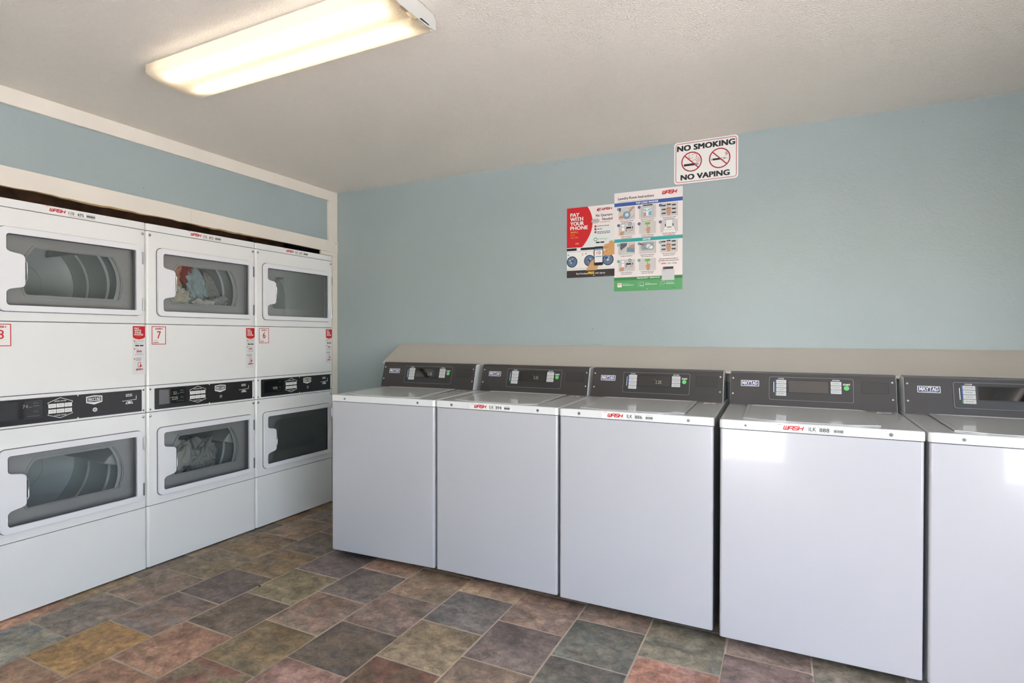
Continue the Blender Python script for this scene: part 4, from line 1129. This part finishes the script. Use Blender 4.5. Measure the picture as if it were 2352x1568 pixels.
        f.poly([(cx + .056, z0 + .040), (cx + .096, z0 + .036), (cx + .096, z0 + .060), (cx + .070, z0 + .056)], SKIN, 4); f.stroke([(cx + .002, z0 + .010), (cx + .002, z1 - .002)], ink, GREYP, 3); f.stroke([(cx + .006, z0 + .012), (cx + .044, z0 + .040)], ink, GREYP, 3); f.frame(cx + .064, z1 - .018, cx + .096, z1, ink, GREYP, 3)
    elif kind == 'fill':
        f.poly(rrect(cx + .014, z0 + .022, cx + .084, z1 - .006, .010, 4), mat('print_mid_blue_grey', (150, 158, 168), rough=.5), 2); f.frame(cx + .010, z0 + .018, cx + .088, z1 - .002, .0014, GREYP, 3, .012); f.poly([(cx, z1 - .006), (cx + .006, z1 - .014), (cx + .028, z1 - .012), (cx + .036, z1 - .020), (cx + .020, z1 - .022)], SKIN, 5)
        f.disc(cx + .055, z0 + .042, .014, PALEB, 3); f.disc(cx + .070, z0 + .036, .010, WHITE, 4); f.stroke([(cx + .03, z0 + .032), (cx + .05, z0 + .030), (cx + .07, z0 + .046)], .003, GREYP, 5); f.stroke([(cx + .094, z0 + .004), (cx + .094, z1 - .002)], ink, GREYP, 3)
    pnl = mb.build('illustration', t)
    mb = MB(); f = FF(mb); f.lines(cx + .006, cx + .092, z0 - .0085, .0092, 2 if kind != 'screen' else 1, BLACK, 1, .0026, num + len(kind), 'c')
    if kind in ('load', 'open'): f.rect(cx + .045, z0 - .0180, cx + .064, z0 - .0150, RED, 2)
    mb.build('caption', t)
    mb = MB(); f = FF(mb); f.disc(cx, z1 - .010, .0082, m, 5, 20); f.text(str(num), cx - .0022, z1 - .0135, cx + .0022, z1 - .0065, WHITE, 6, .02); mb.build('step_number', t)
for (i, kd) in enumerate(('pour', 'load', 'select')): cell(cellx[i], .496, i + 1, NAVY, kd)
for (i, kd) in enumerate(('pay', 'start', 'open')): cell(cellx[i], .400, i + 4, NAVY, kd, .070)
for (i, kd) in enumerate(('screen', 'fill', 'select')): cell(cellx[i], .284, i + 1, TEAL, kd, .070)
for (i, kd) in enumerate(('pay', 'start')): cell(cellx[i], .187, i + 4, TEAL, kd, .070)
mb = MB(); f = FF(mb); f.lines(.258, .376, .176, .0105, 2, BLACK, 1, .003, 5, 'c'); f.wash(.276, .1475, .306, .1545, RED, 1); f.text('WFC 192386', .312, .1475, .362, .1545, BLACK, 1, .015); f.rect(.262, .156, .272, .1575, RED, 1)
mb.build('service_text', t)
mb = MB(); f = FF(mb); f.rect(.285, .118, .344, .132, mat('print_charcoal', (66, 60, 62), rough=.5), 2); f.disc(.290, .127, .002, WHITE, 3, 8)
f.rect(.279, .0545, .350, .1155, mat('print_washer_grey', (206, 206, 208), rough=.5), 4); f.lines(.284, .302, .110, .004, 1, GREYP, 5, .0018); mb.build('washer_picture', t)
mb = MB(); mb.dome((.197, .556, .0014), .003, .001, GREYP, '-y'); mb.dome((.252, .560, .0014), .004, .001, GREYP, '-y'); mb.build('pin', t)

# pay with your phone
W_, H_ = .302, .430
t, FF = flatsign('payment_poster', 'smaller poster with red curve reading PAY WITH YOUR PHONE, left of the instructions', 'poster', 1.8755, 1.6245, 1.8755 + W_, 1.6245 + H_, .0012, PAPER)
mb = MB(); f = FF(mb); f.rect(0, .185, W_, .30, mat('print_faint_blue', (224, 228, 226), rough=.5), 1); mb.build('pale_background', t)
mb = MB(); f = FF(mb)
pts = [(0, .185), (.098, .185)]
for i in range(15):
    q = i / 14; zz = .185 + (.430 - .185) * q
    pts.append((.098 + .067 * (1 - ((q - .60) / .60) ** 2) if q < .6 else .165 - .032 * ((q - .6) / .4) ** 2, zz))
pts.append((0, .430)); f.poly(pts, RED, 2); mb.build('red_curve', t)
mb = MB(); f = FF(mb)
for k, (wd, ww) in enumerate((('PAY', .057), ('WITH', .081), ('YOUR', .086), ('PHONE', .111))):
    f.text(wd, .023, .375 - k * .0272, .023 + ww, .397 - k * .0272, WHITE, 4, .035)
for k, (wd, ww) in enumerate((('SIMPLE.', .050), ('FAST.', .032), ('SECURE.', .052))): f.text(wd, .024, .2745 - k * .0163, .024 + ww, .284 - k * .0163, YELLOW if k == 0 else ORANGE, 4, .015)
f.lines(.056, .084, .211, .006, 2, PAPER, 4, .0018)
mb.build('headline', t)
mb = MB(); f = FF(mb); f.wash(.222, .399, .288, .413, DRED, 2); f.poly([(.190, .404), (.200, .413), (.220, .415), (.204, .409), (.203, .399), (.214, .394), (.196, .396)], DRED, 2); f.poly([(.206, .405), (.212, .411), (.222, .4125), (.213, .408), (.212, .400), (.219, .397), (.209, .399)], BLACK, 2)
mb.build('logo', t)
mb = MB(); f = FF(mb); f.text('No Quarters', .186, .360, .288, .377, BLACK, 2, .022); f.text('Needed', .226, .338, .288, .353, BLACK, 2, .022); f.lines(.214, .288, .3265, .004, 1, RED, 2, .003, 3)
for k in range(3):
    z = .305 - k * .0175; f.disc(.183, z, .0068, DRED, 2, 18, .0012); f.lines(.195, (.292, .228, .280)[k], z - .0015, .0085, 1 + (k == 2), BLACK, 2, .0035, k + 4)
f.disc(.184, .226, .0115, DGREEN, 2, 20, .008); f.text('Pay', .201, .2215, .219, .2315, SKYB, 2, .02); f.text('Range', .221, .2215, .255, .2315, LGREEN, 2, .02)
f.rect(.186, .203, .210, .211, BLACK, 2, .001); f.rect(.214, .203, .238, .211, BLACK, 2, .001); mb.build('text', t)
mb = MB(); f = FF(mb); f.disc(.183, .338, .026, GREYP, 4, 26, .022); f.poly([(.183 + .024 * math.cos(a), .3385 + .012 * math.sin(a)) for a in [i * .3 for i in range(21)]], LGREY, 5); f.stroke([(.166, .332), (.200, .345)], .0016, DRED, 6); f.stroke([(.166, .345), (.200, .332)], .0016, DRED, 6)
mb2 = MB(); f2 = FF(mb2); e = lambda rx, rz: [(.183 + rx * math.cos(i * math.pi / 12), .3375 + rz * math.sin(i * math.pi / 12)) for i in range(24)]
f2.poly(e(.0262, .0135), GREYP, 3); f2.poly(e(.0245, .0118), LGREY, 4); f2.stroke([(.166, .332), (.200, .344)], .0016, DRED, 5); f2.stroke([(.166, .344), (.200, .332)], .0016, DRED, 5); mb2.build('crossed_coin', t)
mb = MB(); f = FF(mb)   # washing machines picture
f.rect(0, .040, W_, .185, WHITE, 3); f.rect(0, .166, .064, .181, BLACK, 4); f.rect(.090, .166, .175, .181, BLACK, 4); f.frame(.070, .162, .086, .184, .001, GREYP, 4, .003); f.rect(0, .158, .17, .1592, GREYP, 4); f.rect(0, .054, W_, .0552, GREYP, 4)
f.disc(.009, .142, .0035, BLACK, 4, 10); f.disc(.123, .144, .0035, BLACK, 4, 10); f.lines(.098, .108, .146, .006, 3, RED, 4, .002)
rdp = random.Random(8)
for cx, cz in ((.034, .098), (.146, .100), (.262, .100)):
    f.disc(cx, cz, .0345, BLACK, 4, 28); f.disc(cx, cz, .030, mat('print_cloth_blue', (96, 118, 150), rough=.5), 5, 28)
    for i in range(9):
        a = rdp.uniform(0, 6.28); q = rdp.uniform(0, .018); x, z = cx + q * math.cos(a), cz + q * math.sin(a); s_ = rdp.uniform(.004, .009)
        f.poly([(x - s_, z), (x, z - s_ * .7), (x + s_, z + .001), (x + s_ * .2, z + s_ * .8)], rdp.choice((WHITE, NAVY, PALEB, SKYB, GREYP)), 6 + i % 3)
mb.build('machines_picture', t)
mb = MB(); f = FF(mb)
f.poly([(.122, .040), (.190, .040), (.206, .070), (.210, .120), (.178, .168), (.170, .150), (.176, .110), (.150, .085), (.136, .062)], SKIN2, 10)
f.poly([(.302, .205), (.286, .213), (.270, .209), (.268, .196), (.246, .193), (.236, .184), (.228, .176), (.236, .166), (.252, .158), (.232, .150), (.226, .140), (.240, .126), (.268, .122), (.302, .130)], SKIN2, 10)
f.stroke([(.234, .171), (.262, .176)], .0018, DRED, 12); f.stroke([(.238, .154), (.258, .150)], .0018, DRED, 12); f.stroke([(.262, .186), (.284, .190)], .0015, ORANGE, 12)
mb.build('hands_picture', t)
mb = MB(); f = FF(mb); f.rect(.176, .068, .233, .182, BLACK, 13, .006); f.rect(.180, .086, .229, .168, WHITE, 14); f.rect(.180, .158, .229, .168, SKYB, 15); f.text('10', .193, .133, .217, .153, RED, 15, .01); f.rect(.186, .118, .224, .124, SKYB, 15); mb.build('phone_picture', t)
mb = MB(); f = FF(mb); f.rect(0, 0, W_, .0445, mat('print_near_black', (58, 50, 50), rough=.5), 4); f.text('First Purchase', .062, .0185, .135, .0285, WHITE, 5, .015); f.text('FREE', .138, .0185, .176, .0325, YELLOW, 5, .05); f.text('with signup.', .181, .0165, .246, .0275, WHITE, 5, .015); f.rect(.170, .008, .177, .0125, PALEB, 5); f.lines(.235, .295, .0045, .004, 1, GREYP, 5, .0012); mb.build('footer', t)
mb = MB(); mb.dome((.162, .415, .0012), .0035, .001, GREYP, '-y'); mb.build('pin', t)

# small screw lying on the grout beside the first washer
mb = MB(); mb.cyl((0, 0), .005, .001, .004, DARK, 'z', 10); mb.cyl((0, 0), .0022, .004, .008, CHROME, 'z', 8)
o = mb.build('screw'); o.location = (.715, -1.245, 0); props(o, 'small dark screw lying on the slate floor near the first washer', 'screw')
